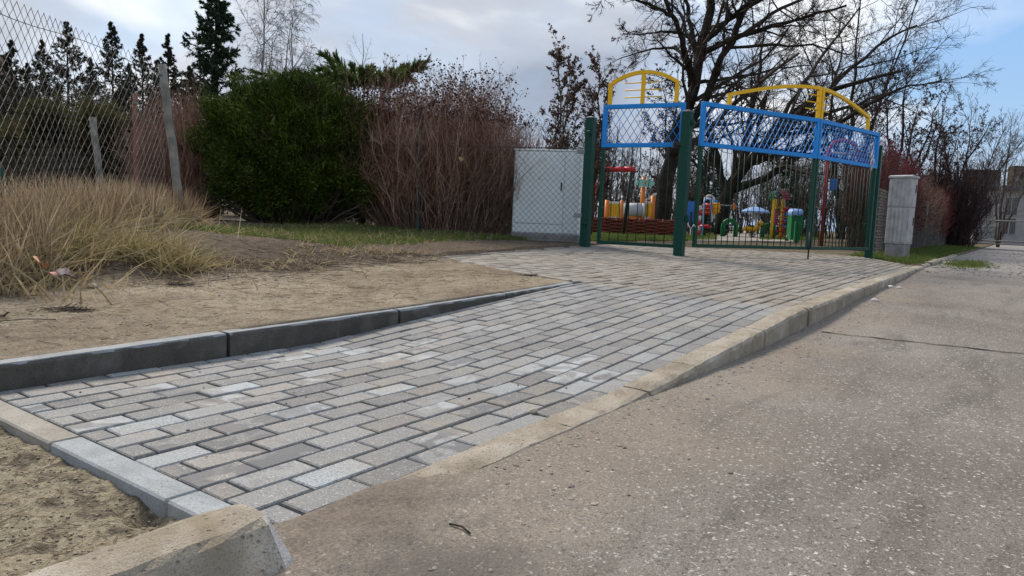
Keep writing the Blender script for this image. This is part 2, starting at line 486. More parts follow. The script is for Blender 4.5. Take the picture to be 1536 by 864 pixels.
def road_material():
    t = NT('worn_asphalt'); p = t.obj(); o = t.xyz(p)
    big = t.noise(p, 0.8, 6, 0.6, 0.3)
    base = t.ramp(big, [(0.30, (0.138, 0.114, 0.088)), (0.50, (0.208, 0.180, 0.148)), (0.72, (0.278, 0.250, 0.215))])
    st = t.noise(t.scale(p, (0.5, 2.6, 1)), 2.2, 6, 0.65, 0.6)
    base = t.mix(t.ramp(st, [(0.50, 0.0), (0.66, 0.65)]), base, (0.105, 0.09, 0.075))
    # exposed stone: coordinates wobbled so that no chip is round
    wob = t.n.new('ShaderNodeMix'); wob.data_type = 'VECTOR'; wob.inputs[0].default_value = 0.018
    t.k.new(p, wob.inputs[4]); t.k.new(t.noise(p, 95, 2, 0.6, col=True), wob.inputs[5]); pw = wob.outputs[1]
    zone = t.ramp(t.noise(p, 1.3, 5, 0.65), [(0.34, 0.45), (0.62, 1.0)])
    v1 = t.vor(pw, 100); c1 = t.xyz(t.vor(pw, 100, 'Color'))
    lim = t.math('MULTIPLY', c1[1], 0.55)
    near = t.math('LESS_THAN', v1, lim)
    stone = t.ramp(c1[0], [(0.0, (0.05, 0.045, 0.042)), (0.30, (0.12, 0.108, 0.098)), (0.55, (0.25, 0.23, 0.21)), (0.75, (0.45, 0.425, 0.39)), (0.9, (0.68, 0.65, 0.60)), (1.0, (0.75, 0.72, 0.67))])
    base = t.mix(t.math('MULTIPLY', near, t.math('ADD', t.math('MULTIPLY', zone, 0.65), 0.25)), base, stone)
    v2 = t.vor(t.scale(pw, (1, 1.35, 1)), 76); c2 = t.xyz(t.vor(t.scale(pw, (1, 1.35, 1)), 76, 'Color'))
    big_ = t.math('LESS_THAN', v2, t.math('MULTIPLY', t.math('MULTIPLY', c2[0], c2[0]), 0.38))
    pick = t.math('MULTIPLY', t.math('MULTIPLY', big_, t.math('GREATER_THAN', c2[1], 0.48)), zone)
    base = t.mix(pick, base, t.ramp(c2[2], [(0.0, (0.40, 0.37, 0.33)), (1.0, (0.76, 0.73, 0.68))]))
    base = t.mix(t.ramp(t.noise(p, 210, 3, 0.75), [(0.38, 0.65), (0.52, 0.0)]), base, (0.06, 0.053, 0.046))
    base = t.mix(t.ramp(t.noise(p, 150, 3, 0.75), [(0.55, 0.0), (0.67, 0.5)]), base, (0.46, 0.42, 0.36))
    # sand swept against the kerb
    e = t.math('ADD', o[1], t.math('MULTIPLY', t.math('SUBTRACT', t.noise(p, 1.4, 5, 0.6), 0.5), 1.5))
    sand = t.math('MULTIPLY', t.sstep(e, -0.75, -0.12), t.ramp(t.noise(p, 24, 4, 0.7), [(0.35, 0.45), (0.62, 1.0)]))
    sandc = t.ramp(t.noise(p, 130, 3, 0.7), [(0.34, (0.14, 0.115, 0.09)), (0.55, (0.32, 0.265, 0.195)), (0.72, (0.42, 0.36, 0.28))])
    base = t.mix(t.math('MULTIPLY', sand, 0.7), base, sandc)
    # dark damp stain with sand rim by the raised kerb
    dx = t.math('SUBTRACT', o[0], -0.22); dy = t.math('SUBTRACT', o[1], -0.42)
    rr = t.math('SQRT', t.math('ADD', t.math('MULTIPLY', dx, dx), t.math('MULTIPLY', t.math('MULTIPLY', dy, dy), 2.2)))
    rr = t.math('ADD', rr, t.math('MULTIPLY', t.math('SUBTRACT', t.noise(p, 6, 4, 0.6), 0.5), 0.5))
    base = t.mix(t.math('MULTIPLY', t.math('SUBTRACT', 1.0, t.sstep(rr, 0.10, 0.42)), 0.65), base, (0.085, 0.075, 0.068))
    # brown soil washed over the kerb end
    dx = t.math('SUBTRACT', o[0], 0.02); dy = t.math('SUBTRACT', o[1], -0.09)
    rr = t.math('SQRT', t.math('ADD', t.math('MULTIPLY', dx, dx), t.math('MULTIPLY', t.math('MULTIPLY', dy, dy), 3.0)))
    rr = t.math('ADD', rr, t.math('MULTIPLY', t.math('SUBTRACT', t.noise(p, 9, 5, 0.65), 0.5), 0.30))
    base = t.mix(t.math('MULTIPLY', t.math('SUBTRACT', 1.0, t.sstep(rr, 0.08, 0.34)), 0.75), base, t.ramp(t.noise(p, 90, 4, 0.7), [(0.34, (0.075, 0.058, 0.044)), (0.6, (0.20, 0.158, 0.12))]))
    # far end turns to gravel
    grav = t.math('MULTIPLY', t.sstep(t.math('ADD', o[0], t.math('MULTIPLY', t.noise(p, 0.7, 4), 5.0)), 10.5, 15.0), 0.7)
    gc = t.ramp(t.noise(p, 14, 5, 0.8), [(0.34, (0.17, 0.155, 0.14)), (0.55, (0.30, 0.28, 0.26)), (0.70, (0.46, 0.44, 0.42))])
    base = t.mix(grav, base, gc)
    h = t.math('ADD', t.math('MULTIPLY', near, 0.35), t.math('ADD', t.math('MULTIPLY', t.noise(p, 160, 4, 0.7), 1.2), t.math('MULTIPLY', pick, 0.4)))
    t.bump(h, 0.7, 0.006)
    return t.done(base, 0.85, 0.25)

def ground_material():
    t = NT('sandy_earth'); p = t.obj(); o = t.xyz(p)
    big = t.noise(p, 1.1, 6, 0.62, 0.4)
    base = t.ramp(big, [(0.32, (0.23, 0.180, 0.122)), (0.46, (0.36, 0.295, 0.208)), (0.62, (0.46, 0.385, 0.275))])
    fib = t.noise(p, 34, 5, 0.75, 0.2)
    base = t.mix(t.ramp(fib, [(0.52, 0.0), (0.70, 0.6)]), base, (0.50, 0.43, 0.32))
    base = t.mix(t.ramp(t.noise(p, 85, 4, 0.78), [(0.38, 0.75), (0.50, 0.0)]), base, (0.10, 0.078, 0.056))
    base = t.mix(t.ramp(t.noise(p, 9, 6, 0.72, 0.2), [(0.36, 0.6), (0.50, 0.0)]), base, (0.15, 0.115, 0.08))
    # humus at the foot of the bank, damp front strip
    e = t.math('ADD', o[1], t.math('MULTIPLY', t.math('SUBTRACT', t.noise(p, 1.6, 5, 0.6), 0.5), 1.6))
    hum = t.math('MULTIPLY', t.sstep(e, 2.85, 3.6), 0.88)
    base = t.mix(hum, base, t.ramp(t.noise(p, 22, 5, 0.7), [(0.35, (0.055, 0.041, 0.030)), (0.65, (0.165, 0.125, 0.09))]))
    fr = t.math('SUBTRACT', 1.0, t.sstep(o[0], -0.24, -0.18))
    blot = t.ramp(t.noise(p, 11, 6, 0.68, 0.5), [(0.40, 0.85), (0.50, 0.0)])
    base = t.mix(t.math('MULTIPLY', fr, 0.8), base, t.ramp(t.noise(p, 55, 5, 0.75), [(0.35, (0.22, 0.185, 0.12)), (0.6, (0.52, 0.45, 0.31))]))
    base = t.mix(t.math('MULTIPLY', fr, blot), base, t.ramp(t.noise(p, 70, 4, 0.7), [(0.35, (0.065, 0.052, 0.038)), (0.65, (0.17, 0.14, 0.10))]))
    # garden and playground soil further in
    far = t.sstep(t.math('ADD', o[0], t.math('MULTIPLY', o[1], 0.35)), 8.8, 10.2)
    base = t.mix(t.math('MULTIPLY', far, 0.8), base, t.ramp(t.noise(p, 3, 5, 0.7), [(0.35, (0.07, 0.058, 0.036)), (0.65, (0.15, 0.12, 0.075))]))
    h = t.math('ADD', t.math('ADD', t.noise(p, 45, 6, 0.75), t.math('MULTIPLY', fib, 0.5)), t.math('MULTIPLY', t.noise(p, 14, 5, 0.7), 1.2))
    t.bump(h, 1.0, 0.022)
    return t.done(base, 0.95, 0.1)

def concrete(name, cols, stain, rough=0.85, scale=6.0, sand=0.0, bump=0.4):
    t = NT(name); p = t.pos()
    base = t.ramp(t.noise(p, scale, 6, 0.62, 0.3), [(0.32, cols[0]), (0.52, cols[1]), (0.72, cols[2])])
    base = t.mix(t.ramp(t.noise(p, 240, 2, 0.7), [(0.36, 0.55), (0.50, 0.0)]), base, tuple(c * 0.45 for c in cols[0]))
    base = t.mix(t.ramp(t.noise(p, scale * 0.6, 5, 0.6, 0.5), [(0.52, 0.0), (0.68, 0.8)]), base, stain)
    pores = t.vor(p, 46)
    pk = t.ramp(pores, [(0.10, 1.0), (0.18, 0.0)])
    base = t.mix(t.math('MULTIPLY', pk, 0.45), base, tuple(c * 0.35 for c in cols[0]))
    h = t.math('SUBTRACT', t.math('ADD', t.noise(p, 150, 4, 0.7), t.noise(p, 22, 4)), t.math('MULTIPLY', pk, 0.8))
    t.bump(h, bump, 0.006)
    return t.done(base, rough, 0.25)

M = {}
M['brick'] = brick_material('grey_paver', False)
M['brick_beige'] = brick_material('beige_paver', True)
M['road'] = road_material()
M['ground'] = ground_material()
M['joint'] = plain('joint_sand', [(0.3, (0.022, 0.019, 0.016)), (0.60, (0.045, 0.038, 0.031)), (0.78, (0.20, 0.16, 0.115))], 9, 0.95, 0.6, 180, 0.004)
M['kerb_old'] = concrete('weathered_kerb', [(0.25, 0.208, 0.150), (0.39, 0.338, 0.262), (0.52, 0.475, 0.395)], (0.25, 0.20, 0.13), 0.9, 5.0, bump=0.9)
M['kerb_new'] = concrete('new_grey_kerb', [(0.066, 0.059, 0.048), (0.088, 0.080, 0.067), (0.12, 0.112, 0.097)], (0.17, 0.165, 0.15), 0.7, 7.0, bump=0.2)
M['kerb_top'] = concrete('pale_kerb_top', [(0.20, 0.21, 0.212), (0.27, 0.285, 0.29), (0.34, 0.36, 0.365)], (0.18, 0.18, 0.17), 0.8, 9.0, bump=0.2)
M['edging'] = concrete('edging_concrete', [(0.25, 0.268, 0.27), (0.31, 0.332, 0.336), (0.37, 0.392, 0.396)], (0.26, 0.26, 0.25), 0.8, 10.0, bump=0.2)
M['edging_tan'] = concrete('edging_concrete_tan', [(0.27, 0.25, 0.21), (0.34, 0.315, 0.265), (0.39, 0.365, 0.31)], (0.23, 0.20, 0.16), 0.85, 8.0, bump=0.25)
M['green'] = paint('green_gate_paint', (0.0008, 0.048, 0.031), 0.5, 0.22, 0.25)
M['blue'] = paint('blue_gate_paint', (0.008, 0.24, 0.66), 0.5, 0.22, 0.25)
M['yellow'] = paint('yellow_gate_paint', (0.82, 0.47, 0.006), 0.5, 0.22, 0.25)
M['cap'] = paint('grey_cap', (0.20, 0.21, 0.21), 0.6, 0.2)
M['black'] = paint('black_fitting', (0.015, 0.015, 0.016), 0.5, 0.1)
M['wire'] = paint('grey_fence_wire', (0.19, 0.18, 0.16), 0.6, 0.4)
M['wire_c'] = paint('dull_fence_wire', (0.13, 0.125, 0.115), 0.6, 0.3)
M['wire_dark'] = paint('dark_green_wire', (0.02, 0.04, 0.032), 0.6, 0.2)
M['cab_white'] = paint('white_cabinet', (0.74, 0.78, 0.765), 0.55, 0.2)
M['cab_base'] = concrete('cabinet_plinth', [(0.20, 0.19, 0.18), (0.30, 0.29, 0.28), (0.38, 0.37, 0.35)], (0.15, 0.14, 0.11), 0.9, 6)
M['cab_grey'] = plain('grey_cabinet', [(0.3, (0.25, 0.25, 0.245)), (0.55, (0.38, 0.38, 0.37)), (0.8, (0.46, 0.46, 0.45))], 5, 0.65, 0.15, 40)
M['wood'] = plain('weathered_post', [(0.3, (0.13, 0.12, 0.10)), (0.6, (0.26, 0.245, 0.21)), (0.8, (0.34, 0.33, 0.29))], 7, 0.9, 0.7, 30, 0.01)
M['rust'] = plain('rusty_post', [(0.35, (0.17, 0.07, 0.045)), (0.6, (0.27, 0.14, 0.10)), (0.75, (0.36, 0.30, 0.26))], 9, 0.9, 0.4)
M['bark'] = plain('dark_bark', [(0.3, (0.014, 0.012, 0.010)), (0.55, (0.034, 0.029, 0.023)), (0.8, (0.060, 0.058, 0.042))], 3, 0.95, 1.0, 14, 0.04, 0.1)
M['bark_brown'] = plain('brown_bark', [(0.3, (0.045, 0.034, 0.026)), (0.7, (0.11, 0.085, 0.065))], 3, 0.95, 0.8, 14, 0.03, 0.1)
M['birch'] = plain('birch_bark', [(0.35, (0.10, 0.095, 0.09)), (0.6, (0.30, 0.29, 0.28))], 4, 0.9, 0.5, 14, 0.02, 0.1)
M['birch_twig'] = foliage('birch_twigs', [(0.0, (0.13, 0.115, 0.11)), (1.0, (0.30, 0.275, 0.265))])
M['twig_dark'] = foliage('dark_twigs', [(0.0, (0.020, 0.015, 0.011)), (1.0, (0.065, 0.050, 0.038))])
M['twig_red'] = foliage('red_brown_twigs', [(0.1, (0.075, 0.038, 0.026)), (0.45, (0.23, 0.125, 0.086)), (0.9, (0.48, 0.33, 0.245))], scale=1.5)
M['twig_crimson'] = foliage('crimson_twigs', [(0.0, (0.06, 0.014, 0.018)), (0.6, (0.17, 0.030, 0.038)), (1.0, (0.22, 0.075, 0.06))])
M['twig_purple'] = foliage('purplish_twigs', [(0.0, (0.030, 0.018, 0.018)), (1.0, (0.085, 0.055, 0.052))])
M['twig_brown'] = foliage('brown_twigs', [(0.0, (0.035, 0.024, 0.018)), (1.0, (0.12, 0.088, 0.066))])
M['twig_grey'] = foliage('grey_twigs', [(0.0, (0.09, 0.08, 0.075)), (1.0, (0.22, 0.20, 0.19))])
M['berry'] = foliage('dark_seed_heads', [(0.0, (0.030, 0.016, 0.015)), (1.0, (0.11, 0.055, 0.048))])
M['leaf_brown'] = foliage('dry_brown_leaves', [(0.0, (0.035, 0.022, 0.016)), (0.7, (0.10, 0.062, 0.042)), (1.0, (0.18, 0.12, 0.075))], trans=0.4)
M['needle_dark'] = foliage('dark_spruce_needles', [(0.0, (0.014, 0.027, 0.015)), (0.5, (0.030, 0.056, 0.030)), (1.0, (0.062, 0.096, 0.044))], scale=1.2)
M['needle_grey'] = foliage('thin_spruce_needles', [(0.0, (0.024, 0.026, 0.018)), (0.6, (0.055, 0.056, 0.038)), (1.0, (0.10, 0.082, 0.056))], scale=1.2)
M['thuja'] = foliage('evergreen_sprays', [(0.0, (0.010, 0.022, 0.003)), (0.45, (0.032, 0.066, 0.006)), (0.75, (0.075, 0.125, 0.010)), (1.0, (0.14, 0.19, 0.020))], scale=2.2, trans=0.4)
t_ = NT('evergreen_sprays'); f_ = t_.math('ADD', t_.math('MULTIPLY', t_.island(), .5), t_.math('MULTIPLY', t_.noise(t_.pos(), 2.2, 3), .5))
c_ = t_.ramp(f_, [(0.2, (0.009, 0.019, 0.003)), (0.42, (0.030, 0.056, 0.007)), (0.62, (0.075, 0.112, 0.012)), (0.80, (0.15, 0.185, 0.026))])
c_ = t_.mix(t_.ramp(t_.noise(t_.pos(), 1.9, 4, .6), [(.30, .75), (.45, 0.0)]), c_, (0.060, 0.046, 0.022))
t_.done(c_, .7, .15); M['thuja'] = t_.m
M['juniper'] = foliage('juniper_sprays', [(0.0, (0.035, 0.06, 0.018)), (0.5, (0.085, 0.125, 0.030)), (1.0, (0.15, 0.18, 0.05))], scale=2.0, trans=0.4)
M['olive'] = foliage('olive_hedge_leaves', [(0.0, (0.020, 0.022, 0.008)), (0.5, (0.060, 0.058, 0.020)), (1.0, (0.12, 0.10, 0.038))], scale=1.6, trans=0.4)
M['grass_green'] = foliage('green_grass', [(0.0, (0.045, 0.075, 0.016)), (0.5, (0.10, 0.145, 0.030)), (1.0, (0.20, 0.21, 0.07))], scale=1.4, trans=0.4)
M['grass_dry'] = foliage('dry_grass', [(0.1, (0.13, 0.092, 0.045)), (0.4, (0.30, 0.23, 0.13)), (0.7, (0.48, 0.39, 0.23)), (0.9, (0.66, 0.57, 0.40))], scale=1.0, trans=0.4)
M['grass_brown'] = foliage('dry_brown_stems', [(0.1, (0.085, 0.055, 0.032)), (0.4, (0.24, 0.175, 0.105)), (0.65, (0.40, 0.31, 0.20)), (0.9, (0.62, 0.52, 0.37))], scale=1.0, trans=0.4)
M['grass_olive'] = foliage('yellow_green_tussock', [(0.1, (0.085, 0.075, 0.025)), (0.4, (0.22, 0.185, 0.075)), (0.62, (0.40, 0.325, 0.17)), (0.9, (0.58, 0.48, 0.30))], scale=2.0, trans=0.4)
M['gravel'] = foliage('loose_gravel', [(0.0, (0.07, 0.06, 0.052)), (0.5, (0.24, 0.21, 0.18)), (0.85, (0.42, 0.39, 0.34)), (1.0, (0.68, 0.65, 0.60))], rough=0.9, scale=3)
M['stone'] = plain('pale_stone', [(0.3, (0.34, 0.28, 0.20)), (0.7, (0.55, 0.48, 0.38))], 20, 0.85, 0.4, 60)
M['stone_white'] = plain('white_stone', [(0.3, (0.50, 0.47, 0.43)), (0.7, (0.70, 0.67, 0.62))], 20, 0.85, 0.3, 60)

# ------------------------------------------------------------------ ground, road, playground surfaces
def spaced(lo, hi, parts):
    g = [lo]
    for a, b, st in parts:
        g.extend(np.arange(a, b, st).tolist())
    g.append(hi)
    return np.unique(np.round(np.array(g), 5))
def sheet(name, S, Vv, zf, mat, kind='structure', keep=None):
    s, v = np.meshgrid(S, Vv, indexing='ij')
    z = zf(s, v)
    vert = np.stack([s, v, z], -1).reshape(-1, 3)
    ns, nv = len(S), len(Vv)
    i = np.arange(ns - 1)[:, None] * nv + np.arange(nv - 1)[None, :]
    q = np.stack([i, i + nv, i + nv + 1, i + 1], -1).reshape(-1, 4)
    if keep is not None:
        c = vert[q].mean(1); q = q[keep(c[:, 0], c[:, 1])]
    o = link(name, mesh_np(name, vert, q.ravel(), np.full(len(q), 4), True), mat)
    o.matrix_world = SVM
    if kind: o['kind'] = kind
    return o
S = spaced(-60, 900, [(-60, -6, 6), (-6, -1, .25), (-1, -.25, .018), (-.25, -.15, .02), (-.15, 3.0, .05), (3.0, 9, .08), (9, 20, .3), (20, 60, 2), (60, 900, 60)])
Vv = spaced(-900, 900, [(-900, -40, 60), (-40, -2, 4), (-2, -.12, .4), (-.0605, -.0595, .001), (.0, 1.5, .02), (1.5, 1.60, .0499), (1.60, 4.6, .05), (4.6, 9, .12), (9, 20, .5), (20, 60, 4), (60, 900, 60)])
ground = sheet('ground', S, Vv, ground_z, M['ground'])

def roadf(s, v):
    return road_z(s, v) + 0.004 + 0.004 * wav(s, v, 1.3, 0.3) + 0.0025 * wav(s, v, 4.0, 1.1) - 0.012 * smooth(-0.9, -0.2, v) * 0 + 0.003 * smooth(-0.45, -0.12, v + 0.06 * np.sin(s * 5.1) + 0.03 * np.sin(s * 13.3)) * smooth(0.9, 0.2, 0 * s)
Sr = spaced(-30, 400, [(-30, -3, 3), (-3, 6, .08), (6, 14, .2), (14, 44, 1), (44, 400, 40)])
Vr = spaced(-14, -0.115, [(-14, -3, .8), (-3, -1, .2), (-1, -.115, .05)])
road = sheet('road', Sr, Vr, roadf, M['road'])
# dark open joint across the old road surface
def wobble_strip(name, pts, w, lift, mat, zf):
    P = np.array(pts, float); n = 40
    t = np.linspace(0, 1, len(P)); tt = np.linspace(0, 1, n)
    s = np.interp(tt, t, P[:, 0]) + 0.007 * np.sin(tt * 31) + 0.006 * np.sin(tt * 77); v = np.interp(tt, t, P[:, 1])
    mb = MB(); ww = w * (0.5 + 0.8 * np.abs(np.sin(tt * 23 + 1)) * np.abs(np.cos(tt * 9)))
    a = np.stack([s - ww, v, zf(s, v) + lift], 1); b = np.stack([s + ww, v, zf(s, v) + lift], 1)
    vv = np.stack([a, b], 1).reshape(-1, 3)
    q = np.array([[2 * i, 2 * i + 1, 2 * i + 3, 2 * i + 2] for i in range(n - 1)])
    mb.add_np(vv, q); o = mb.build(name, mat, road); return o
M['crack'] = plain('crack_dirt', [(0.4, (0.03, 0.026, 0.022)), (0.7, (0.10, 0.085, 0.07))], 30, 0.95, 0.5, 90)
a = to_sv(WZ(1232, 496, 0.03)); b = to_sv(WZ(1380, 512, 0.03)); c = to_sv(WZ(1600, 540, 0.02))
wobble_strip('road_joint', [a, b, c], 0.012, 0.004, M['crack'], roadf)

# lawn and path of the playground
M['lawn'] = plain('lawn_soil', [(0.35, (0.07, 0.085, 0.028)), (0.65, (0.13, 0.14, 0.05))], 3, 0.95, 0.5, 30)
M['path'] = plain('pale_path', [(0.35, (0.24, 0.21, 0.18)), (0.65, (0.36, 0.33, 0.29))], 4, 0.95, 0.3, 30)
PG_Z = 0.27
def poly_sheet(name, pts, z, mat, thick=0.02):
    mb = MB(); mb.prism([(p[0], p[1]) for p in pts], z - thick, z); return mb.build(name, mat)
path = poly_sheet('playground_path', [WZ(1040, 362, PG_Z), WZ(1200, 364, PG_Z), WZ(1148, 352, PG_Z), WZ(1152, 346, PG_Z), WZ(1085, 345, PG_Z), WZ(1085, 352, PG_Z)], PG_Z + 0.03, M['path'], 0.06)
tag(path, kind='structure')
lawn_l = poly_sheet('playground_lawn', [WZ(860, 362, PG_Z), WZ(1030, 361.5, PG_Z), WZ(1078, 356, PG_Z), WZ(1078, 352, PG_Z), WZ(860, 350, PG_Z)], PG_Z + 0.022, M['lawn'], 0.06)
tag(lawn_l, kind='structure')

# ------------------------------------------------------------------ paving
def clip(poly, a, b):
    """keep the part of poly left of the line a->b"""
    out = []
    nx, ny = -(b[1] - a[1]), b[0] - a[0]
    f = lambda p: (p[0] - a[0]) * nx + (p[1] - a[1]) * ny
    for i in range(len(poly)):
        p, q = poly[i], poly[(i + 1) % len(poly)]
        fp, fq = f(p), f(q)
        if fp >= 0: out.append(p)
        if fp * fq < 0:
            t = fp / (fp - fq); out.append((p[0] + (q[0] - p[0]) * t, p[1] + (q[1] - p[1]) * t))
    return out
def clip_convex(poly, zone):
    for i in range(len(zone)):
        poly = clip(poly, zone[i], zone[(i + 1) % len(zone)])
        if len(poly) < 3: return []
    return poly
def area(p): return 0.5 * sum(p[i][0] * p[(i + 1) % len(p)][1] - p[(i + 1) % len(p)][0] * p[i][1] for i in range(len(p)))

pavement = sheet('pavement', np.arange(-0.16, 12.3, 0.1), np.arange(-0.006, 4.2, 0.1), lambda s, v: pave_z(s, v) - 0.018, M['joint'],
                 keep=lambda s, v: inside_paving(s, v) & ((s > -0.17) & ((s > 3.78) | (v < 1.545))))
BL, BW, JT = 0.2, 0.1, 0.0095
def brick_mesh(l, w):
    ch = 0.0035; hl, hw = l / 2, w / 2
    P = [(-hl, -hw, -0.06), (hl, -hw, -0.06), (hl, hw, -0.06), (-hl, hw, -0.06),
         (-hl, -hw, -ch), (hl, -hw, -ch), (hl, hw, -ch), (-hl, hw, -ch),
         (-hl + ch, -hw + ch, 0), (hl - ch, -hw + ch, 0), (hl - ch, hw - ch, 0), (-hl + ch, hw - ch, 0)]
    F = [(0, 1, 5, 4), (1, 2, 6, 5), (2, 3, 7, 6), (3, 0, 4, 7), (4, 5, 9, 8), (5, 6, 10, 9), (6, 7, 11, 10), (7, 4, 8, 11), (8, 9, 10, 11)]
    me = bpy.data.meshes.new('brick')
    me.from_pydata(P, [], F); me.update(); me.materials.append(M['brick'])
    return me
full = brick_mesh(BL - JT, BW - JT)
cache = {}
def frame_at(s, v):
    e = 0.02
    du = (pave_z(s + e, v) - pave_z(s - e, v)) / (2 * e); dv = (pave_z(s, v + e) - pave_z(s, v - e)) / (2 * e)
    x = Vector((1, 0, float(du))).normalized(); n = x.cross(Vector((0, 1, float(dv)))).normalized(); y = n.cross(x)
    return x, y, n
grey_zone = [(-0.165, 0.0), (3.95, 0.0), (3.95, 1.55), (-0.165, 1.55)]
beige_zone0 = [(3.6, 0.0), (10.9, 0.0), (10.9, 1.6), (3.6, 1.6)]
beige_zone1 = [(3.74, 1.6), (10.9, 1.6), (10.9, 2.05), (8.6, 3.85), (4.13, 3.5)]
beige_zone2 = [(10.9, 0.0), (12.05, 0.78), (12.05, 1.12), (10.9, 2.05)]
zones = ((grey_zone, 'brick'), (beige_zone0, 'brick_beige'), (beige_zone1, 'brick_beige'), (beige_zone2, 'brick_beige'))
cands = []
for k in range(-1, 45):
    v0 = k * BW
    off = -0.10 if k % 2 == 0 else 0.0
    for j in range(-3, 66):
        s0 = j * BL + off + 0.005
        rect = [(s0, v0), (s0 + BL, v0), (s0 + BL, v0 + BW), (s0, v0 + BW)]
        if s0 > 12.3: continue
        for zone, mat in zones:
            if mat == 'brick' and s0 > 3.62: continue
            if zone is beige_zone0 and s0 <= 3.62: continue
            p = clip_convex(rect, zone)
            if len(p) >= 3 and area(p) > 0.0012:
                cands.append((p, mat, s0, v0))
# the largest in the picture: nearest the camera
cs, cv = to_sv(np.array([0.0, 0, 0]))
def dist(c): return math.hypot(c[2] + 0.1 - cs, c[3] + 0.05 - cv)
cands.sort(key=dist)
greys = [c for c in cands if c[1] == 'brick']
single = greys[:300]
rest = greys[300:]
beiges = [c for c in cands if c[1] != 'brick']
for p, mat, s0, v0 in single:
    xs = [q[0] for q in p]; ys = [q[1] for q in p]
    l, w = max(xs) - min(xs), max(ys) - min(ys)
    cx, cy = (max(xs) + min(xs)) / 2, (max(ys) + min(ys)) / 2
    if l < 0.03 or w < 0.02: continue
    key = (round(l, 2), round(w, 2))
    if key == (0.2, 0.1): me = full
    else: me = cache.setdefault(key, brick_mesh(l - JT, w - JT))
    o = link('brick', me, None, pavement)
    x, y, n = frame_at(cx, cy)
    x = (x + n * random.gauss(0, 0.006)).normalized(); n2 = (n + y * random.gauss(0, 0.010)).normalized()
    y = n2.cross(x).normalized(); n2 = x.cross(y)
    yaw = random.gauss(0, 0.006); x, y = x * math.cos(yaw) + y * math.sin(yaw), y * math.cos(yaw) - x * math.sin(yaw)
    zc = float(pave_z(cx, cy)) + random.gauss(0, 0.0013)
    o.matrix_local = Matrix(((x[0], y[0], n2[0], cx + random.gauss(0, .0008)), (x[1], y[1], n2[1], cy), (x[2], y[2], n2[2], zc), (0, 0, 0, 1)))
def joined_bricks(name, lst, mat):
    mb = MB()
    for p, _, s0, v0 in lst:
        c = np.mean(p, 0); j = 0.0075; ch = 0.013
        q1 = [(c[0] + (x - c[0]) * (1 - j / max(abs(x - c[0]), .02)), c[1] + (y - c[1]) * (1 - j / max(abs(y - c[1]), .02))) for x, y in p]
        q2 = [(c[0] + (x - c[0]) * (1 - ch / max(abs(x - c[0]), .02)), c[1] + (y - c[1]) * (1 - ch / max(abs(y - c[1]), .02))) for x, y in p]
        dz = random.gauss(0, 0.0018); n = len(p); tx, ty = random.gauss(0, .008), random.gauss(0, .014)
        f = lambda x, y, k: (x, y, float(pave_z(x, y)) + dz + k + tx * (x - c[0]) + ty * (y - c[1]))
        P = [f(x, y, -0.05) for x, y in q1] + [f(x, y, -0.0035) for x, y in q1] + [f(x, y, 0) for x, y in q2]
        F = [tuple(range(2 * n, 3 * n))]
        for i in range(n):
            i2 = (i + 1) % n
            F += [(i, i2, n + i2, n + i), (n + i, n + i2, 2 * n + i2, 2 * n + i)]
        mb.add(P, F)
    o = mb.build(name, mat, pavement); o['kind'] = 'stuff'; return o
joined_bricks('brick_field', rest, M['brick'])
joined_bricks('brick_field', beiges, M['brick_beige'])

# ------------------------------------------------------------------ kerbs
def loft(mb, secs):
    """closed cross sections (list of (n,3)) -> solid"""
    n = len(secs[0]); P = np.concatenate(secs); F = []
    for i in range(len(secs) - 1):
        for k in range(n):
            k2 = (k + 1) % n; F.append((i * n + k, i * n + k2, (i + 1) * n + k2, (i + 1) * n + k))
    F.append(tuple(range(n))[::-1]); F.append(tuple((len(secs) - 1) * n + k for k in range(n)))
    mb.add(P, F)
def kerb_run(root, joints, prof, top, mat, jit, gap=0.004, name='kerb_stone', shear=0.0, mats=None, wob=0.0):
    """prof: list of (v, dz below top or absolute if tuple of 3)"""
    for i in range(len(joints) - 1):
        a, b = joints[i] + gap, joints[i + 1] - gap
        n = max(4, int((b - a) / 0.055))
        dv, dz_, tw = random.gauss(0, wob), random.gauss(0, wob * 0.4), random.gauss(0, wob * 0.6)
        secs = []
        for k in range(n + 1):
            s = a + (b - a) * k / n
            sec = []
            for (v, dz, jm) in prof:
                sec.append((s + random.gauss(0, jit * 0.3) + shear * dz * (k == n), v + dv + tw * (k / n - .5) + random.gauss(0, jit) * jm, float(top(s)) + dz + dz_ + random.gauss(0, jit * 0.7) * jm))
            secs.append(np.array(sec))
        mb = MB(); loft(mb, secs)
        mb.build(name, (mats[i % len(mats)] if mats else mat), root)

kerb_road = empty('kerb_right'); kerb_road.matrix_world = SVM; tag(kerb_road, kind='structure')
prof_r = [(-0.004, -0.22, 0), (-0.125, -0.22, 0), (-0.124, -0.06, .8), (-0.123, -0.018, 1), (-0.112, -0.004, 1), (-0.09, 0.0, .8), (-0.05, 0.001, .6), (-0.004, 0.0, .4)]
kerb_run(kerb_road, [-0.20, 0.82, 1.38, 1.85, 2.85, 3.81, 4.92, 5.92, 6.9, 7.9, 8.9, 9.9, 10.95], prof_r, lambda s: zr(s) + 0.006 + 0.008 * smooth(0.15, 0.6, s) * (1 - smooth(1.8, 2.6, s)), M['kerb_old'], 0.0022, wob=0.002)
# kerb carrying on along the grass verge
prof_f = [(-0.02, -0.15, 0), (-0.13, -0.15, 0), (-0.13, -0.02, 1), (-0.11, 0.0, 1), (-0.03, 0.0, 1), (-0.02, -0.01, 1)]
kerb_run(kerb_road, [11.0, 12, 13, 14, 15, 16, 17.2, 18.4], prof_f, lambda s: 0.215 + 0 * s, M['kerb_old'], 0.006, wob=0.015)
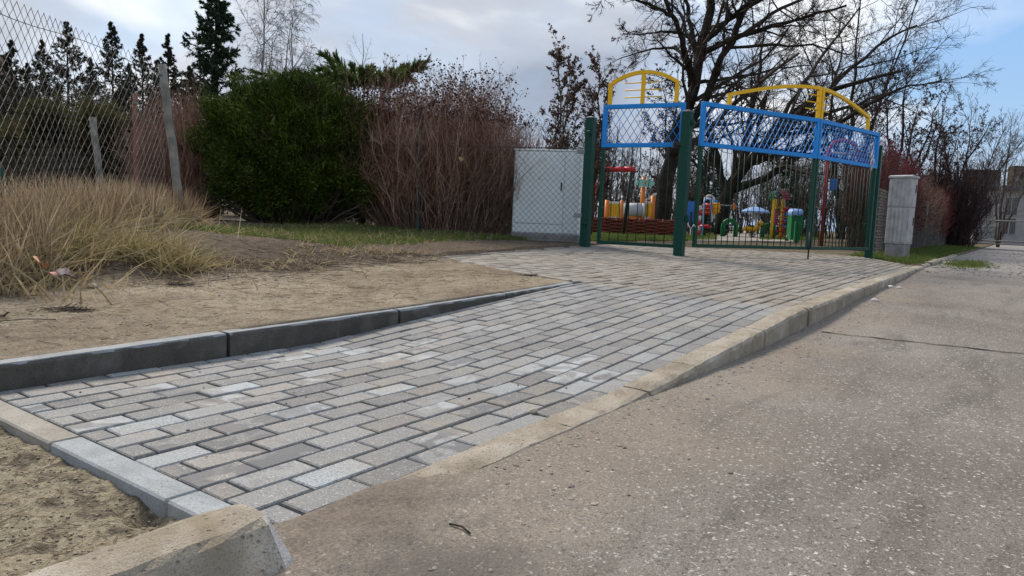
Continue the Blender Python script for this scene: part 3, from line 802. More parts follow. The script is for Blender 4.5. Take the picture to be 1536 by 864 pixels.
# raised kerb with a broken slanting end
raised = empty('kerb_near'); raised.matrix_world = SVM; tag(raised, kind='structure')
prof_b = [(0.022, -0.25, 0), (-0.175, -0.25, 0), (-0.170, -0.085, .6), (-0.160, -0.070, .8), (-0.105, -0.010, 1), (-0.092, -0.001, 1), (-0.05, 0.002, .8), (0.0, 0.0, .8), (0.018, -0.008, 1), (0.022, -0.03, .6)]
kerb_run(raised, [-3.2, -2.2, -1.22], prof_b, lambda s: 0.082 + 0 * s, M['kerb_old'], 0.0022)
M['kerb_pale'] = concrete('fresh_broken_concrete', [(0.40, 0.38, 0.34), (0.52, 0.50, 0.46), (0.62, 0.60, 0.56)], (0.33, 0.30, 0.26), 0.9, 20.0, bump=0.6)
secs = []
for s_ in list(np.arange(-1.215, -0.295, 0.05)) + [-0.270]:
    secs.append(np.array([(s_, v + random.gauss(0, .0022) * jm, 0.082 + dz + random.gauss(0, .0016) * jm) for v, dz, jm in prof_b]))
cut = [0.0, 0.017, 0.018, 0.019, 0.020, 0.018, 0.008, 0.0, 0.0, 0.0]
secs.append(np.array([(-0.25 + 0.25 * max(-.08, -.082 - dz) * 0 - 0.10 * min(0.0, dz), v + c, 0.082 + dz - (0.006 if dz > -.02 else 0)) for (v, dz, jm), c in zip(prof_b, cut)]))
mb = MB(); loft(mb, secs); ks = mb.build('kerb_stone', M['kerb_old'], raised)
ks.data.materials.append(M['kerb_pale'])
nf = len(ks.data.polygons); npf = len(prof_b)
for i in range(nf - 2 - npf, nf - 2):
    if (i - (nf - 2 - npf)) in (1, 2, 3, 4): ks.data.polygons[i].material_index = 1
ks.data.polygons[nf - 1].material_index = 1

# dark new kerb on the left, with a paler colour along its top
kl = empty('kerb_left'); kl.matrix_world = SVM; tag(kl, kind='structure')
for a, b in [(-1.30, -0.28), (-0.28, 0.715), (0.725, 1.755), (1.765, 2.765), (2.775, 3.66)]:
    a += 0.003; b -= 0.003; n = 14
    secs, tsec = [], []
    dv = random.gauss(0, .002)
    for k in range(n + 1):
        s = a + (b - a) * k / n; z = float(kerb_top_left(s))
        j = lambda q: random.gauss(0, q)
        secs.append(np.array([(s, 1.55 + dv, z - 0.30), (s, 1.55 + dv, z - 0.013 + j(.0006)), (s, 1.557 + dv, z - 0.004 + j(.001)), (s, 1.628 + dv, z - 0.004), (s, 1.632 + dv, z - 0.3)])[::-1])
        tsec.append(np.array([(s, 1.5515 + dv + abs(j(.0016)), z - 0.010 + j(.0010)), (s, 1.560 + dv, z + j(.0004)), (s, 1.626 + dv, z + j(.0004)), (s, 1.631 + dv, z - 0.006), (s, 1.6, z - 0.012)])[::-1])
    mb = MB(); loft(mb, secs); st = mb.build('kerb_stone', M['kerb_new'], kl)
    mb = MB(); loft(mb, tsec); mb.build('pale_top', M['kerb_top'], st)
# flat edging across the near end
ed = empty('edging'); ed.matrix_world = SVM; tag(ed, kind='structure')
for a, b, mt in [(0.10, 0.285, 'edging'), (0.288, 0.862, 'edging'), (0.866, 1.535, 'edging_tan')]:
    c = ((-0.168 - 0.248) / 2, (a + b) / 2, -0.098 + 0.004)
    mb = MB(); mb.box(c, (0.080, b - a - 0.002, 0.20), None, 0.005); mb.build('edging_stone', M[mt], ed)
# thin edging along the beige apron
for (s0, v0), (s1, v1) in [((3.745, 1.64), (3.95, 2.55)), ((3.952, 2.56), (4.13, 3.53)), ((4.17, 3.535), (5.15, 3.61)), ((5.16, 3.611), (6.15, 3.69)), ((6.16, 3.691), (7.15, 3.765)), ((7.16, 3.766), (7.6, 3.80))]:
    d = np.array([s1 - s0, v1 - v0]); L = np.linalg.norm(d); d /= L
    c = ((s0 + s1) / 2, (v0 + v1) / 2); z0, z1 = float(pave_z(s0, v0)), float(pave_z(s1, v1))
    ax = np.array([[d[0], d[1], (z1 - z0) / L], [-d[1], d[0], 0], [0, 0, 1.0]])
    mb = MB(); mb.box((c[0], c[1], (z0 + z1) / 2 - 0.09), (L, 0.055, 0.2), ax, 0.005); mb.build('edging_stone', M['edging_tan'], ed)
# sand and soil drifted over the low end of the kerb
def driftf(s, v):
    e = smooth(-0.25, -0.19, s) * (1 - smooth(0.10, 0.48, s + 0.5 * (v + 0.12))) * smooth(-0.36, -0.16, v) * (1 - smooth(-0.018, 0.004, v))
    return 0.002 + 0.0185 * e + 0.004 * wav(s, v, 21, 0.3) * e + 0.003 * wav(s, v, 43, 1.3) * e
M['drift'] = plain('damp_brown_sand', [(0.32, (0.15, 0.12, 0.09)), (0.52, (0.22, 0.18, 0.135)), (0.72, (0.32, 0.265, 0.20))], 9, 0.95, 0.9, 120, 0.01, 0.1)
drift = sheet('sand_drift', np.arange(-0.25, 0.5, 0.012), np.arange(-0.37, 0.001, 0.012), driftf, M['road'], kind='stuff')
tag(drift, 'brown sand drifted over the kerb end beside the raised kerb', 'sand')

# ------------------------------------------------------------------ gate
Lp = W(877, 370, 9.95); Cp = W(1018, 383, 9.25); Rp = W(1303, 384, 11.75)
def post(P, top_z, label, hinges):
    s, v = to_sv(P); z0 = float(pave_z(s, v)) - 0.02
    r = empty('gate_post', (P[0], P[1], z0), -AZ)
    tag(r, label, 'gate post', 'green gate posts')
    h = top_z - z0
    mb = MB(); mb.box((0, 0, h / 2), (0.12, 0.12, h), None, 0.008); mb.build('shaft', M['green'], r)
    mb = MB(); mb.box((0, 0, h + 0.004), (0.128, 0.128, 0.014), None, 0.003)
    mb.add([(-.062, -.062, h + .011), (.062, -.062, h + .011), (.062, .062, h + .011), (-.062, .062, h + .011), (0, 0, h + .032)], [(0, 1, 4), (1, 2, 4), (2, 3, 4), (3, 0, 4)])
    mb.build('cap', M['cap'], r)
    for (dx, dy, z) in hinges:
        mb = MB(); mb.box((dx * 0.8, dy * 0.8, z - z0), (0.05 + abs(dx) * .3, 0.05 + abs(dy) * .3, 0.045), None, 0.006); mb.tube([(dx, dy, z - z0 - .05), (dx, dy, z - z0 + .05)], 0.014, 8)
        mb.build('hinge', M['green'], r)
    return r
post(Lp, 2.06, 'green square gate post between the white cabinet and the small gate', [(0.03, -0.085, 0.62), (0.03, -0.085, 1.86)])
post(Cp, 2.09, 'green square gate post between the small gate and the wide gate', [(0.085, 0.0, 0.72), (0.085, 0.0, 1.95)])
post(Rp, 2.06, 'green square gate post next to the grey concrete cabinet', [(-0.085, 0.03, 0.78), (-0.085, 0.03, 1.85)])

def bar(root, a, b, w, d, mat, name, bev=0.003):
    """rectangular bar between local points a and b, width w in plane, depth d"""
    a = np.array(a, float); b = np.array(b, float); t = b - a; L = np.linalg.norm(t); t /= L
    n = np.array([0, 1.0, 0]); u = np.cross(n, t)
    mb = MB(); mb.box((a + b) / 2, (L, d, w), np.array([t, n, u]), bev); return mb.build(name, mat, root)
def lattice(root, x0, x1, z0, z1, step, run, mat, y=0.0, w=0.0062, half=1.0):
    H = z1 - z0
    for sgn in (1, -1):
        k = x0 - run + step * 0.5
        while k < x1 + run:
            a, b = (k, z0), (k + run * sgn, z1)
            # clip to x0..x1
            pts = []
            t0, t1 = 0.0, 1.0; dx = b[0] - a[0]
            ta, tb = (x0 - a[0]) / dx, (x1 - a[0]) / dx
            lo, hi = max(0, min(ta, tb)), min(1, max(ta, tb))
            if hi - lo > 0.06:
                p = (a[0] + dx * lo, y + 0.004 * sgn, z0 + H * lo); q = (a[0] + dx * hi, y + 0.004 * sgn, z0 + H * hi)
                bar(root, p, q, w, 0.007, mat, 'lattice_bar', 0)
            k += step
def leaf(name, A, B, z0, z1, zb, label, group, nbars, arch, lat, bias=0.0):
    """gate leaf from A to B (xy), bottom z0, top z1, blue panel from zb up"""
    A = np.array(A[:2]); B = np.array(B[:2]); L = float(np.linalg.norm(B - A)); ang = math.atan2(B[1] - A[1], B[0] - A[0])
    r = empty(name, (A[0], A[1], z0), ang); tag(r, label, 'gate', group)
    h, hb = z1 - z0, zb - z0
    fr = 0.045
    for x, nm in ((fr / 2, 'stile'), (L - fr / 2, 'stile')):
        bar(r, (x, 0, 0), (x, 0, hb), fr, 0.05, M['green'], nm)
    bar(r, (fr, 0, fr / 2), (L - fr, 0, fr / 2), fr, 0.048, M['green'], 'bottom_rail')
    for k in range(nbars):
        x = fr + (L - 2 * fr) * (k + 1) / (nbars + 1) + random.gauss(0, bias)
        mb = MB(); mb.tube([(x, 0, fr), (x + random.gauss(0, bias), 0, hb)], 0.0062, 6); mb.build('bar', M['green'], r, True)
    bf = 0.055
    bar(r, (bf / 2 - .003, 0, hb + bf), (bf / 2 - .003, 0, h - bf), bf, 0.056, M['blue'], 'panel_frame')
    bar(r, (L - bf / 2 + .003, 0, hb + bf), (L - bf / 2 + .003, 0, h - bf), bf, 0.056, M['blue'], 'panel_frame')
    bar(r, (-.003, 0, hb + bf / 2), (L + .003, 0, hb + bf / 2), bf, 0.056, M['blue'], 'panel_frame')
    bar(r, (-.003, 0, h - bf / 2), (L + .003, 0, h - bf / 2), bf, 0.056, M['blue'], 'panel_frame')
    lattice(r, bf, L - bf, hb + bf, h - bf, lat[0], lat[1], M['blue'])
    arch(r, L, h)
    return r
def arch_curve(r, pts, w=0.045):
    """flat arched bar following pts in the leaf plane"""
    p = np.array(pts, float); t = np.gradient(p, axis=0); t /= np.linalg.norm(t, axis=1, keepdims=True)
    nrm = np.stack([-t[:, 1], t[:, 0]], 1); secs = []
    for q, n in zip(p, nrm):
        secs.append(np.array([(q[0] + n[0] * a, b, q[1] + n[1] * a) for a, b in ((w / 2, -.022), (w / 2, .022), (-w / 2, .022), (-w / 2, -.022))]))
    mb = MB(); loft(mb, secs); mb.build('arch', M['yellow'], r)
def spikes(r, x, zs, l0, l1):
    for z in zs:
        mb = MB(); mb.tube([(x - l0, 0, z), (x + l1, 0, z)], 0.008, 6); mb.build('spike', M['yellow'], r, True)
def arch_small(r, L, h):
    xa, xb, xm = 0.05 * L, 0.91 * L, 0.48 * L
    th = np.linspace(-1, 1, 17)
    pts = [(xm + (xb - xa) / 2 * t, h + 0.255 + 0.16 * (1 - abs(t) ** 2.0)) for t in th]
    arch_curve(r, pts)
    for x, zt in ((xa + .022, h + 0.25), (xm, h + 0.392), (xb - .022, h + 0.25)):
        bar(r, (x, 0, h), (x, 0, zt), 0.05, 0.04, M['yellow'], 'arch_post')
    spikes(r, xm, [h + .09, h + .185, h + .28], 0.25, 0.26)
def arch_half(flip):
    def f(r, L, h):
        # low at the outer end, high at the meeting stile
        X = lambda t: (L * (0.20 + 0.80 * t)) if not flip else (L * (0.80 - 0.80 * t))
        ts = np.linspace(0, 1, 13); e0 = 0.20 if flip else 0.135
        x_end = L - 0.004 if not flip else 0.004
        pts = [(X(t), h + e0 + (0.425 - e0) * math.sin(t * math.pi / 2)) for t in ts]
        if flip: pts = pts[::-1]
        arch_curve(r, pts)
        xo = X(0) + (0.022 if not flip else -0.022)
        bar(r, (xo, 0, h), (xo, 0, h + e0), 0.05, 0.04, M['yellow'], 'arch_post')
        xc = L - 0.032 if not flip else 0.032
        bar(r, (xc, 0, h), (xc, 0, h + 0.405), 0.055, 0.045, M['yellow'], 'arch_post')
        if not flip: spikes(r, xc, [h + .12, h + .22, h + .32], 0.26, 0.0)
        else: spikes(r, xc, [h + .12, h + .22, h + .32], 0.0, 0.22)
    return f
wl_, wr_ = W(899, 300, 9.86), W(1019, 300, 9.38)
leaf('wicket_gate', wl_, wr_, 0.34, 2.23, 1.66, 'small pedestrian gate with full yellow arch and blue lattice panel', 'playground gates', 7, arch_small, (0.105, 0.30), 0.002)
g0, g1, g2 = W(1044, 300, 9.36), W(1219, 300, 10.40), W(1309, 300, 11.62)
def_ = 0.006
g1a = g1 + (g0 - g1) / np.linalg.norm(g0 - g1) * def_; g1b = g1 + (g2 - g1) / np.linalg.norm(g2 - g1) * def_
leaf('gate_leaf', g0, g1a, 0.36, 2.25, 1.68, 'wide blue and green gate leaf hinged at the post beside the small gate', 'playground gates', 18, arch_half(False), (0.095, 0.27), 0.006)
gl2 = leaf('gate_leaf', g1b, g2, 0.36, 2.25, 1.68, 'wide blue and green gate leaf hinged at the post by the grey cabinet', 'playground gates', 16, arch_half(True), (0.09, 0.27), 0.008)
# drop bolt under the meeting stile, lock, chain
mb = MB(); q = g1 - np.array([0, 0, 0]); zt = 0.40
sb, vb = to_sv(g1); zb_ = float(pave_z(sb, vb))
mb.tube([(q[0] - .02, q[1] - .05, 0.62), (q[0] - .02, q[1] - .05, zb_ - 0.01)], 0.011, 8)
tag(mb.build('drop_bolt', M['black'], None, True), 'dark steel drop bolt reaching the paving under the wide gate', 'bolt')
mb = MB(); c = W(1014, 218, 9.30); mb.box((c[0], c[1] - .03, c[2]), (0.09, 0.06, 0.09), None, 0.01); mb.box((c[0] + .03, c[1] - .075, c[2]), (0.11, 0.02, 0.025), None, 0.006)
tag(mb.build('gate_lock', M['black']), 'black lock box with lever on the small gate', 'lock')
M['white_cord'] = paint('white_cord', (0.62, 0.62, 0.60), 0.7, 0.1)
mb = MB()
c = W(1036, 340, 9.22)
mb.tube([c + np.array([-.05, -.03, .04]), c + np.array([-.01, -.05, -.03]), c + np.array([.03, -.04, .03]), c + np.array([.055, -.02, .0])], 0.007, 6)
mb.tube([c + np.array([-.01, -.05, -.03]), c + np.array([-.015, -.05, -.11])], 0.007, 6)
tag(mb.build('cord', M['white_cord'], None, True), 'short white cord tied between the middle post and the wide gate', 'cord')
mb = MB(); c = W(1306, 250, 11.5)
for k in range(16):
    d = rng.normal(size=3) * np.array([.03, .03, .05]); z = k * 0.022
    mb.tube([c + np.array([0, -.04, z]), c + d * .6 + np.array([0, -.05, z + .02]), c + d + np.array([0, -.05, z - .05])], 0.006, 5)
tag(mb.build('tinsel', M['white_cord'], None, True), 'tangle of pale frayed string tied to the corner of the blue panel', 'string')

# ------------------------------------------------------------------ chain link fences
def chain_link(root, pts, zb, zt, cell, r, mat, name='mesh', sag=0.0, jit=0.0):
    """pts: polyline in xy; zb, zt: height functions of distance; every wire is a zigzag interlocked with its neighbours"""
    p = np.asarray(pts, float)[:, :2]; Ls = np.concatenate(([0], np.cumsum(np.linalg.norm(np.diff(p, axis=0), axis=1))))
    pitch = cell / 2
    tot = Ls[-1]; n = int(tot / pitch)
    xy = lambda d: np.array([np.interp(d, Ls, p[:, 0]), np.interp(d, Ls, p[:, 1])])
    nz = int(max(zt(d) - zb(d) for d in np.linspace(0, tot, 9)) / (cell * 0.5))
    nz += nz % 2
    poly = []
    for i in range(n):
        d0 = (i + 0.5) * pitch; ph = 1 if i % 2 else -1
        row = []
        za, zc_ = zb(d0), zt(d0)
        for k in range(nz + 1):
            f = k / nz
            dd = d0 + ph * (pitch * 0.5 if k % 2 else -pitch * 0.5) + jit * math.sin(f * 5 + d0 * 3)
            q = xy(min(max(dd, 0), tot))
            row.append((q[0], q[1], za + (zc_ - za) * f))
        poly.append(row)
    P = np.array(poly); Rr = np.full(P.shape[:2], r)
    v, q = tubes_np(P, Rr, 3)
    off = np.array(root.location)
    return build_np(name, [(v, q)], mat, root, False, off)
# A: old wire fence along the bank on the left
fa = [W(-60, 300, 3.9), W(0, 300, 4.35), W(120, 300, 5.9), W(250, 300, 8.1)]
fla = lambda d: [gz(q) for q in [0]]
fence_a = empty('wire_fence', (fa[0][0], fa[0][1], gz(fa[0]))); tag(fence_a, 'old grey chain link fence above the dry grass bank', 'fence')
Lfa = np.concatenate(([0], np.cumsum([np.linalg.norm((fa[i + 1] - fa[i])[:2]) for i in range(3)])))
zba = lambda d: float(np.interp(d, Lfa, [gz(q) for q in fa])) + 0.03
zta = lambda d: float(np.interp(d, Lfa, [W(-60, -55, 3.9)[2], W(0, -13, 4.35)[2], W(120, 42, 5.9)[2], W(243, 98, 8.1)[2]]))
chain_link(fence_a, fa, zba, zta, 0.125, 0.0024, M['wire'], jit=0.006)
pl = []
for d in np.linspace(0, Lfa[-1], 24):
    x = np.interp(d, Lfa, [q[0] for q in fa]); y = np.interp(d, Lfa, [q[1] for q in fa]); pl.append((x, y, zta(d) - 0.10 - 0.02 * math.sin(d * 2)))
mb = MB(); mb.tube(pl, 0.003, 5); mb.build('tension_wire', M['wire'], fence_a, off=fence_a.location)
def old_post(name, x, yt, yb, depth, rad, mat, label, lean=(0, 0), group=None):
    t = W(x[0], yt, depth); b = W(x[1], yb, depth); z0 = gz(b) - 0.06
    r = empty(name, (b[0], b[1], z0)); tag(r, label, 'post', group)
    n = 7; P = [np.array([0, 0, 0]) + (t - np.array([b[0], b[1], z0])) * k / (n - 1) + rng.normal(size=3) * 0.006 * (0 < k < n - 1) for k in range(n)]
    mb = MB(); mb.tube(P, [rad * (1.08 - 0.16 * k / (n - 1)) * random.uniform(.95, 1.05) for k in range(n)], 9); mb.build('shaft', mat, r, True)
    mb = MB(); tp = P[-1]; mb.tube([tp - np.array([0, 0, .13]), tp - np.array([0, 0, .105])], rad * 1.12, 9); mb.build('wire_tie', M['wire'], r, True)
    return r
old_post('fence_post', (243, 274), 97, 330, 8.05, 0.047, M['wood'], 'thick leaning weathered fence post at the end of the wire fence')
old_post('fence_post', (139, 157), 176, 300, 8.8, 0.040, M['wood'], 'short grey fence post standing in dry grass behind the wire fence')
old_post('fence_post', (203, 206), 140, 300, 8.6, 0.030, M['rust'], 'thin rusty brown fence post behind the wire fence')
mb = MB(); a, b = W(-6, 235, 5.0), W(14, 290, 5.0); mb.tube([a, b], 0.013, 8)
tag(mb.build('strut', M['green'], None, True), 'short green metal strut leaning at the wire fence', 'strut')

# B: dark mesh between the gate post and the shrubs, in front of the white cabinet
fb = [Lp + np.array([-.06, .05, 0]), W(766, 300, 10.25), W(628, 300, 10.6), W(480, 300, 11.0)]
fence_b = empty('mesh_fence', (fb[0][0], fb[0][1], gz(fb[0]))); tag(fence_b, 'dark green chain link fence crossing the white cabinet and shrubs', 'fence')
zbb = lambda d: 0.36 + 0.0 * d
chain_link(fence_b, fb, zbb, lambda d: 1.66, 0.085, 0.0036, M['wire_dark'])
mb = MB(); mb.tube([(q[0], q[1], 1.655) for q in fb], 0.004, 5); mb.build('top_wire', M['wire_dark'], fence_b, off=fence_b.location)
b = fb[2]; r = empty('fence_post', (b[0], b[1], gz(b) - .02)); tag(r, 'slim dark green fence post half hidden in red-brown twigs', 'post')
mb = MB(); mb.box((0, -.03, 0.92), (0.06, 0.05, 1.84), None, 0.005); mb.build('shaft', M['wire_dark'], r)
mb = MB(); mb.box((0, -.03, 1.845), (0.066, 0.056, 0.012), None, 0.002); mb.build('cap', M['black'], r)
for z, lb in ((1.60, 'grey steel clamp high on the gate post beside the white cabinet'), (0.72, 'grey steel clamp low on the gate post beside the white cabinet')):
    c = Lp + np.array([-.10, -.01, 0]); mb = MB(); mb.box((c[0], c[1], z), (0.15, 0.03, 0.06), None, 0.004)
    tag(mb.build('fence_clamp', M['cap']), lb, 'clamp', 'fence clamps')

# C: fence along the verge on the right
fc = [Rp + np.array([.10, .08, 0])] + [sv(s, v) for s, v in ((13.0, 1.0), (18, 1.05), (26, 1.1), (38, 1.2))]
fence_c = empty('mesh_fence', (fc[0][0], fc[0][1], gz(fc[0]))); tag(fence_c, 'long chain link fence running along the verge under the hedge', 'fence')
zbc = lambda d: 0.25
chain_link(fence_c, fc, zbc, lambda d: 1.50, 0.11, 0.0028, M['wire_c'])
M['post_grey'] = paint('grey_green_post', (0.16, 0.19, 0.18), 0.6, 0.2)
for s_, lbl in ((16.5, 'slim fence post on the verge, first beyond the grey cabinet'), (20, 'slim fence post on the verge, second beyond the grey cabinet'), (24, 'slim fence post on the verge, third beyond the grey cabinet'), (29, 'slim fence post on the verge, fourth beyond the grey cabinet')):
    b = sv(s_, 1.03 + (s_ - 13) * .006); r = empty('fence_post', (b[0], b[1], gz(b) - .02)); tag(r, lbl, 'post', 'fence posts along the verge')
    mb = MB(); mb.tube([(0, 0, 0), (0, 0, 1.45)], 0.03, 8); mb.build('shaft', M['post_grey'], r, True)
    mb = MB(); mb.lathe([(0.034, 1.445), (0.034, 1.46), (0.015, 1.475)], (0, 0, 0), 8); mb.build('cap', M['black'], r)

# ------------------------------------------------------------------ cabinets
c0, c1 = W(767, 352, 10.55), W(866, 352, 10.35)
A = c0[:2]; B = c1[:2]; L = float(np.linalg.norm(B - A)); ang = math.atan2(B[1] - A[1], B[0] - A[0]); zc = gz(c0)
cb = empty('utility_cabinet', (A[0], A[1], 0.30), ang); tag(cb, 'white metal utility cabinet behind the mesh fence', 'cabinet')
H = W(800, 226, 10.5)[2] - 0.30
mb = MB(); mb.box((L / 2, 0.16, 0.055), (L + 0.02, 0.34, 0.15), None, 0.01); mb.build('plinth', M['cab_base'], cb)
mb = MB(); mb.box((L / 2, 0.17, (H + .13) / 2), (L, 0.33, H - .13), None, 0.008); mb.build('body', M['cab_white'], cb)
dw = L * 0.76
d = MB(); d.box((dw / 2 + .012, -0.004, (H + .13) / 2 + .06), (dw - .012, 0.012, H - .13 - .18), None, 0.004); dr = d.build('door', M['cab_white'], cb)
d = MB(); d.box((dw + (L - dw) / 2, -0.004, (H + .13) / 2), (L - dw - .03, 0.012, H - .13 - .04), None, 0.004); d.build('side_panel', M['cab_white'], cb)
d = MB(); d.box((dw / 2 + .012, -0.004, .13 + .075), (dw - .012, 0.012, .12), None, 0.004); d.build('lower_panel', M['cab_white'], cb)
d = MB(); d.box((dw - .03, -0.014, H * .62), (0.02, 0.02, 0.12), None, 0.004); d.build('handle', M['black'], dr)
mb = MB(); mb.box((L / 2, 0.17, H + .012), (L + .02, 0.36, 0.022), None, 0.005); mb.build('lid', M['cab_white'], cb)

g = W(1345, 385, 12.75); zg = gz(g)
rg = empty('cable_cabinet', (g[0], g[1], zg - 0.03), R(4)); tag(rg, 'tall weathered grey cable cabinet of ribbed plates beside the gate', 'cabinet')
wx, wy = 0.40, 0.36
Hc = W(1356, 263, 12.75)[2] - zg + 0.03
# stands with one corner towards the camera
rg.rotation_euler = (0, 0, R(36)); rg.scale = (.80, .86, 1.0)
mb = MB(); mb.box((0, 0, .13), (0.30, 0.38, 0.30), None, 0.01); mb.build('plinth', M['cab_base'], rg)
mb = MB(); mb.box((0, 0, .28 + (Hc * .62 - .28) / 2), (0.33, 0.42, Hc * .62 - .28), None, 0.008); lo = mb.build('lower_body', M['cab_grey'], rg)
mb = MB(); mb.box((0, 0, Hc * .62 + .004 + (Hc * .34) / 2), (0.335, 0.425, Hc * .34), None, 0.008); hi = mb.build('upper_body', M['cab_grey'], rg)
for body, za, zb2 in ((lo, .31, Hc * .60), (hi, Hc * .64, Hc * .94)):
    for k in range(5):
        y = -0.165 + 0.0825 * k
        mb = MB(); mb.box((-0.168, y, (za + zb2) / 2), (0.012, 0.055, zb2 - za), None, 0.003); mb.build('rib', M['cab_grey'], body)
    mb = MB(); mb.box((0, -0.215, (za + zb2) / 2), (0.26, 0.012, zb2 - za), None, 0.003); dd = mb.build('door', M['cab_grey'], body)
    mb = MB(); mb.box((0.085, -0.226, (za + zb2) / 2 + .08), (0.022, 0.016, 0.14), None, 0.003); mb.build('handle', M['black'], dd)
mb = MB()
mb.add([(-.19, -.235, Hc * .965), (.19, -.235, Hc * .965), (.19, .235, Hc * .965), (-.19, .235, Hc * .965), (-.19, -.235, Hc * .985), (.19, -.235, Hc * .985), (.19, .235, Hc * .985), (-.19, .235, Hc * .985), (-.10, -.235, Hc), (-.10, .235, Hc)],
       [(3, 2, 1, 0), (0, 1, 5, 8, 4), (2, 3, 7, 9, 6), (1, 2, 6, 5), (3, 0, 4, 7), (5, 6, 9, 8), (4, 8, 9, 7)])
mb.build('lid', M['cab_grey'], rg)

# ------------------------------------------------------------------ trees
def tree_from_limbs(name, label, cat, limbs, base, levels, bark, twig, leaf_mat=None, leaves=0, leaf_size=0.05, group=None, depth_spread=0.0, sides=7, leaf_range=(0.2, 1.0)):
    """limbs: list of (path [(px,py,depth)], r0, r1); levels: list of dicts for spawn"""
    r = empty(name, (base[0], base[1], base[2])); tag(r, label, cat, group)
    mb = MB(); allP, allR = [], []
    for path, r0, r1 in limbs:
        w = np.array([W(*q) for q in path]); K = 14
        q = resample(w, K, 0.012 * np.linalg.norm(w[-1] - w[0]) ** 0.5)
        rr = np.linspace(r0, r1, K)
        mb.tube(q, rr * (1 + 0.06 * rng.normal(size=K)), sides, True)
        allP.append(q); allR.append(rr)
    mb.build('trunk', bark, r, True, off=base)
    P = np.stack(allP); Rr = np.stack(allR)
    parts = []
    for i, lv in enumerate(levels):
        P, Rr = spawn(P, Rr, **lv)
        parts.append(tubes_np(P, Rr, 4 if i == 0 else 3))
    tw = build_np('crown', parts, twig, r, False, base)
    if leaves:
        pos = along(P, leaves, *leaf_range)
        build_np('leaves', [cards_np(pos, rng.uniform(.6, 1.3, len(pos)) * leaf_size)], leaf_mat, r, False, base)
    return r

T1 = 22.0
b1 = WZ(992, 352, PG_Z); b1 = W(992, 345, T1); b1[2] = PG_Z - .05
limbs1 = [
    ([(990, 350, T1), (996, 300, T1), (1003, 250, T1), (1012, 205, T1), (1030, 165, T1), (1040, 122, T1), (1047, 90, T1), (1055, 50, T1), (1062, 15, T1), (1066, -30, T1 + .3), (1072, -130, T1 + .6)], 0.26, 0.07),
    ([(1006, 240, T1), (1030, 192, T1 - .3), (1057, 150, T1 - .5), (1068, 120, T1 - .6), (1080, 90, T1 - .7), (1095, 65, T1 - .8), (1110, 35, T1 - .9), (1128, 0, T1 - 1), (1152, -60, T1 - 1.2)], 0.16, 0.055),
    ([(1037, 130, T1), (1036, 105, T1 - .3), (1024, 72, T1 - .8), (1018, 45, T1 - 1.1), (1002, 12, T1 - 1.4), (985, -35, T1 - 1.8)], 0.115, 0.04),
    ([(1047, 98, T1), (1040, 55, T1 + .5), (1034, 28, T1 + .7), (1026, -20, T1 + 1)], 0.10, 0.05),
    ([(1060, 60, T1), (1090, 32, T1 - .5), (1112, 12, T1 - 1.0), (1160, -10, T1 - 1.7)], 0.085, 0.03),
    ([(1056, 78, T1), (1085, 63, T1 - .6), (1105, 55, T1 - .9), (1135, 46, T1 - 1.3), (1170, 36, T1 - 1.8), (1215, 24, T1 - 2.2), (1270, 8, T1 - 2.6)], 0.10, 0.028),
    ([(1092, 72, T1 - .6), (1150, 67, T1 + .2), (1190, 69, T1 + .8), (1220, 66, T1 + 1.3), (1275, 82, T1 + 2)], 0.05, 0.02),
    ([(1043, 126, T1), (1080, 119, T1 + .6), (1130, 112, T1 + 1.4), (1165, 103, T1 + 2), (1215, 98, T1 + 2.6)], 0.06, 0.018),
    ([(1034, 100, T1 - .3), (1015, 72, T1 + .6), (985, 73, T1 + 1), (960, 78, T1 + 1.4), (925, 90, T1 + 1.9)], 0.06, 0.015),
    ([(1019, 48, T1 - 1), (990, 47, T1 - 1.6), (965, 52, T1 - 2), (935, 50, T1 - 2.4)], 0.045, 0.012),
    ([(1010, 25, T1 - 1.3), (980, 8, T1 - 1.9), (940, -5, T1 - 2.5), (890, -12, T1 - 3.2)], 0.055, 0.015),
    ([(1045, 95, T1), (1022, 22, T1 + 1.8), (990, -10, T1 + 2.8), (945, -40, T1 + 3.8)], 0.06, 0.02),
    ([(1100, 60, T1 - .8), (1160, 20, T1 + .5), (1230, -15, T1 + 1.6), (1310, -40, T1 + 2.6)], 0.07, 0.02),
    ([(1064, 0, T1), (1100, -30, T1 - 1.5), (1180, -70, T1 - 2.8), (1260, -90, T1 - 3.6)], 0.07, 0.02),
]
lv_big = [dict(n=8, t0=.12, t1=1.0, ang=.75, lf=.42, K=7, up=.03, wig=.16, rf=.5, rmin=.010),
          dict(n=8, t0=.12, t1=1.0, ang=.8, lf=.45, K=6, up=.02, wig=.18, rf=.5, rmin=.007),
          dict(n=13, t0=.12, t1=1.0, ang=.8, lf=.55, K=5, up=.01, wig=.2, rf=.55, rmin=.006)]
tree_from_limbs('bare_tree', 'big bare tree with forked dark trunk rising behind the small gate', 'tree', limbs1, b1, lv_big, M['bark'], M['twig_dark'], group='bare trees')
T2 = 26.0
b2 = W(1082, 346, T2); b2[2] = PG_Z - .05
